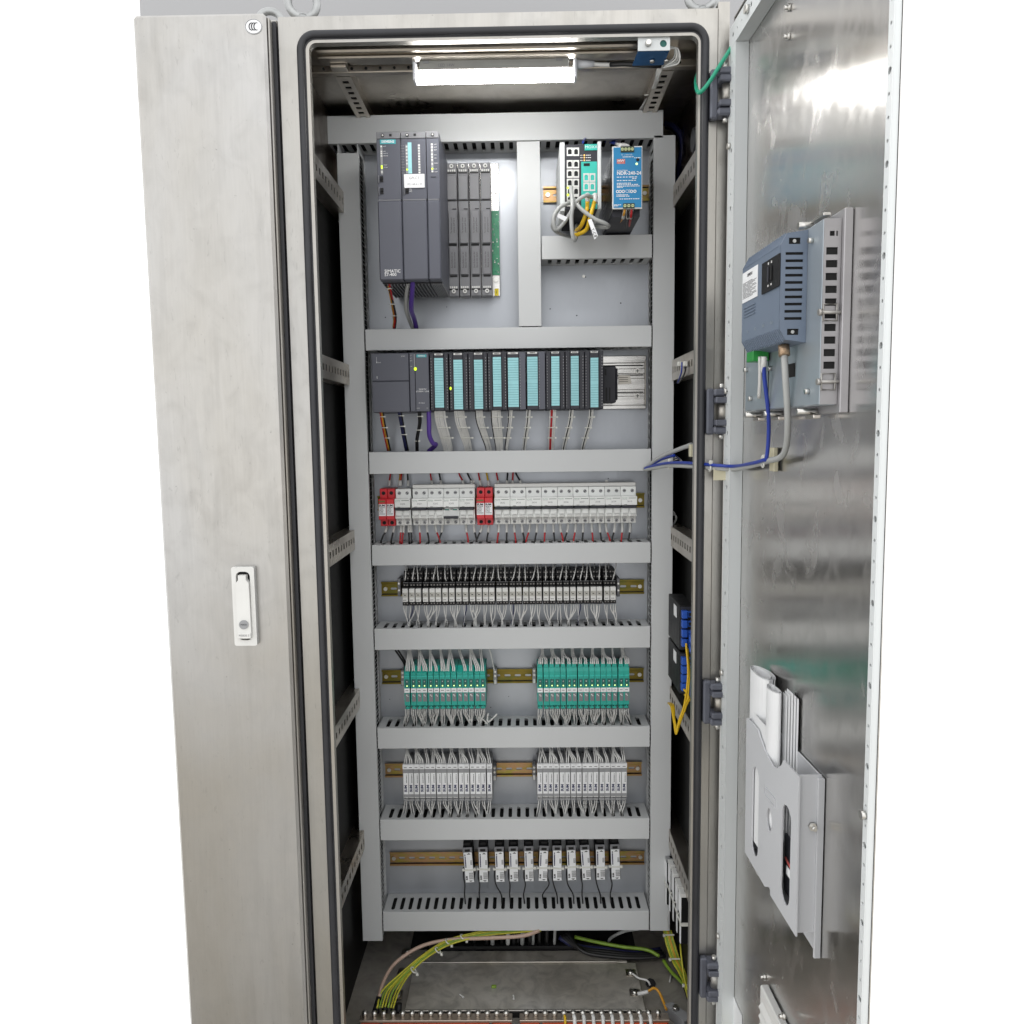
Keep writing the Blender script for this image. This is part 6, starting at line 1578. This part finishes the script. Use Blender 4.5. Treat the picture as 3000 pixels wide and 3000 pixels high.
for (px, py) in ((2270, 1332), (2272, 1360)):
    u, z = dr(px, py, .004); q = dworld(u, .004, z)
    part('tie_mount', MB().box(q.x - .006, q.x + .001, q.y - .012, q.y + .012, q.z - .011, q.z + .011, .001), tape_m, o)
q = at(2108, 1378, -.03); part('hanging_tape', MB().box(q.x - .011, q.x + .011, q.y - .001, q.y + .001, q.z - .018, q.z + .004, .0004), tape_m, o)
q = at(2026, 1308, .07); part('tape_flag', MB().box(q.x - .004, q.x + .004, q.y - .008, q.y + .008, q.z - .020, q.z + .004, .001), tape_m, o)

# ================================================================== document pocket
dpk = on_door('document_pocket', 'grey plastic document pocket with oval windows on the open door', 'document pocket', 0, 0, 0)
k_ = .3106
up = dr(2417, 2500, 0)[0]
of = off_at(2337, 2500, up)
def pk(cx, cy, base=1900): return dr(2050 + cx * k_, base + cy * k_, of)
outl = [pk(440, 655), pk(500, 705), pk(548, 768), pk(570, 840), pk(605, 940), pk(650, 1040), pk(690, 1110), pk(722, 1130), pk(768, 1100), pk(790, 1050), pk(860, 1130), pk(935, 1210)]
outl += [pk(905, 1108, 2400), pk(663, 715, 2400), pk(663, 640, 2400), pk(612, 636, 2400), pk(425, 310, 2400)]
def oval(c0, c1):
    pts_ = []
    (xa, ya_), (xb, yb_) = c0, c1
    return pts_
def stadium(ua, ub_, z0a, z0b, z1a, z1b, n=6):
    um = (ua + ub_) / 2; r = (ub_ - ua) / 2; o_ = []
    zt0, zt1 = z1a, z0a
    for i in range(n + 1):
        a = math.pi * i / n; o_.append((um + r * math.cos(a), zt0 - r * 1.0 + r * math.sin(a) + r * 0))
    for i in range(n + 1):
        a = math.pi + math.pi * i / n; o_.append((um + r * math.cos(a), zt1 + r + r * math.sin(a)))
    return o_
w1a, w1b = pk(492, 1600)[0], pk(553, 1600)[0]
w1 = stadium(w1a, w1b, pk(520, 350, 2400)[1], 0, pk(520, 1105)[1], 0)
w2a, w2b = pk(770, 1900)[0], pk(855, 1900)[0]
w2 = stadium(w2a, w2b, pk(810, 815, 2400)[1], 0, pk(810, 1468)[1], 0)
cc = pk(655, 1618); w3 = circ(cc[0], cc[1], abs(pk(680, 1618)[0] - pk(635, 1618)[0]) / 2 * 1.1, 14, 1.6)
s4a, s4b = pk(628, 1000, 2400 - 500 * k_)[0], pk(655, 500, 2400)[0]
part('front_panel', MB().plate(outl, [w1, w2, w3], XZ(-of), XZ(-of + .0022)), pocket_m, dpk)
near_u = pk(920, 1210)[0]; zt_n = pk(935, 1212)[1]; zb_n = pk(905, 1106, 2400)[1]
part('side_wall', MB().box(near_u - .0022, near_u, -of + .0023, -.0035, zb_n, zt_n, .0003), pocket_m, dpk)
far_u = outl[0][0]
part('side_wall', MB().box(far_u, far_u + .0022, -of + .0023, -.0035, outl[-1][1], outl[0][1], .0003), pocket_m, dpk)
part('back_panel', MB().box(far_u, near_u + .004, -.003, -.0008, zb_n - .036, zt_n - .004, .0006), pocket_m, dpk)
part('near_flange', MB().box(near_u + .0002, near_u + .0045, -.010, -.0008, zb_n - .036, zt_n - .004, .0006), pocket_m, dpk)
part('bottom_wall', MB().box(far_u + .002, near_u - .002, -of + .0024, -.004, zb_n + .002, zb_n + .004), pocket_m, dpk)
bz_ = dr(2400, 2435, .012)[1]
part('pocket_bolt', MB().cyl((near_u + .0002, -.016, bz_), (near_u + .012, -.016, bz_), .003, 8).cyl((near_u + .0002, -.016, bz_), (near_u + .005, -.016, bz_), .0058, 6), screw_m, dpk)
ea, ez = pk(612, 1225); eb, ez2 = pk(715, 1550)
part('embossed_frame', MB().plate([(ea, ez2 + .006), (eb, ez2 + .006), (eb, ez - .01), (ea, ez - .01)], [[(ea + .002, ez2 + .008), (eb - .002, ez2 + .008), (eb - .002, ez - .012), (ea + .002, ez - .012)]], XZ(-of - .0012), XZ(-of - .0002)), pocket_m, dpk)
# papers in the pocket
ro = on_door('paper_roll', 'rolled white drawings standing in the document pocket', 'paper', 0, 0, 0)
zlow = zb_n + .035
def roll(px, py_top, ru_, ro_, offc, turns, start, shrink):
    uc_, zt_ = dr(px, py_top, offc); a_, b_ = [], []; N_ = int(turns * 22)
    for i in range(N_ + 1):
        an = start + i * 2 * math.pi / 22; f_ = 1 - i / N_ * shrink
        wob = 1 + .05 * math.sin(3 * an + px)
        a_.append((uc_ + ru_ * f_ * wob * math.cos(an), -offc + ro_ * f_ * wob * math.sin(an)))
        b_.append((uc_ + (ru_ * f_ * wob - .0007) * math.cos(an), -offc + (ro_ * f_ * wob - .0007) * math.sin(an)))
    return MB().prism(a_ + b_[::-1], XY(zlow), XY(zt_))
part('sheet', roll(2234, 1972, .046, of * .40, of * .46, 2.4, .4, .40), paper, ro)
part('sheet', roll(2268, 2018, .026, of * .24, of * .70, 2.2, 2.2, .45), paper, ro)
part('inner_sheet', MB().box(w1a - .01, w1b + .02, -of + .0040, -of + .0046, zlow, dr(2220, 2110, of)[1]), paper, ro)
fs_ = on_door('folded_sheets', 'stack of folded white sheets beside the paper roll in the pocket', 'paper', 0, 0, 0)
fu0 = dr(2304, 2130, of * .35)[0]; fu1 = dr(2314, 2130, of * .3)[0]; fz1 = dr(2306, 2020, of * .4)[1]
for k in range(5):
    part('sheet', MB().box(fu0 - .012, fu0 + .004 + k * .004, -of * .40 + k * .0028, -of * .40 + k * .0028 + .0009, zlow + .04, fz1 - .004 - abs(k - 2) * .003), paper, fs_)
fb_ = on_door('plastic_folder', 'dark plastic folder seen through the lower window of the pocket', 'folder', 0, 0, 0)
part('cover', MB().box(w2a - .02, w2b + .01, -of + .012, -of + .015, zb_n + .02, w2[3][1] - .06), anth_d, fb_)
part('red_cord', MB().tube([(w2a - .01, -of + .010, pk(770, 400, 2400)[1]), ((w2a + w2b) / 2, -of + .009, pk(810, 480, 2400)[1]), (w2b + .01, -of + .010, pk(850, 560, 2400)[1])], .0018, 6), inkr, fb_)
part('slip', MB().box(w2a - .005, w2b + .005, -of + .0095, -of + .0105, pk(810, 600, 2400)[1], pk(810, 520, 2400)[1]), paper, fb_)

# ================================================================== filter grille at the bottom of the door
fg = on_door('filter_grille', 'pale plastic filter grille low on the open door', 'filter grille', 0, 0, 0)
u0_, z1_ = dr(2253, 2882, 0); og = off_at(2227, 2882, u0_)
part('frame', MB().box(u0_, u0_ + .235, -og, -.001, z1_ - .24, z1_, .002), offw, fg)
for k in range(12):
    z = z1_ - .022 - k * .0165
    part('louvre', MB().prism([(-og - .0002, z), (-og - .006, z - .008), (-og - .006, z - .0095), (-og - .0002, z - .0035)], YZ(u0_ + .012), YZ(u0_ + .223)), offw, fg)
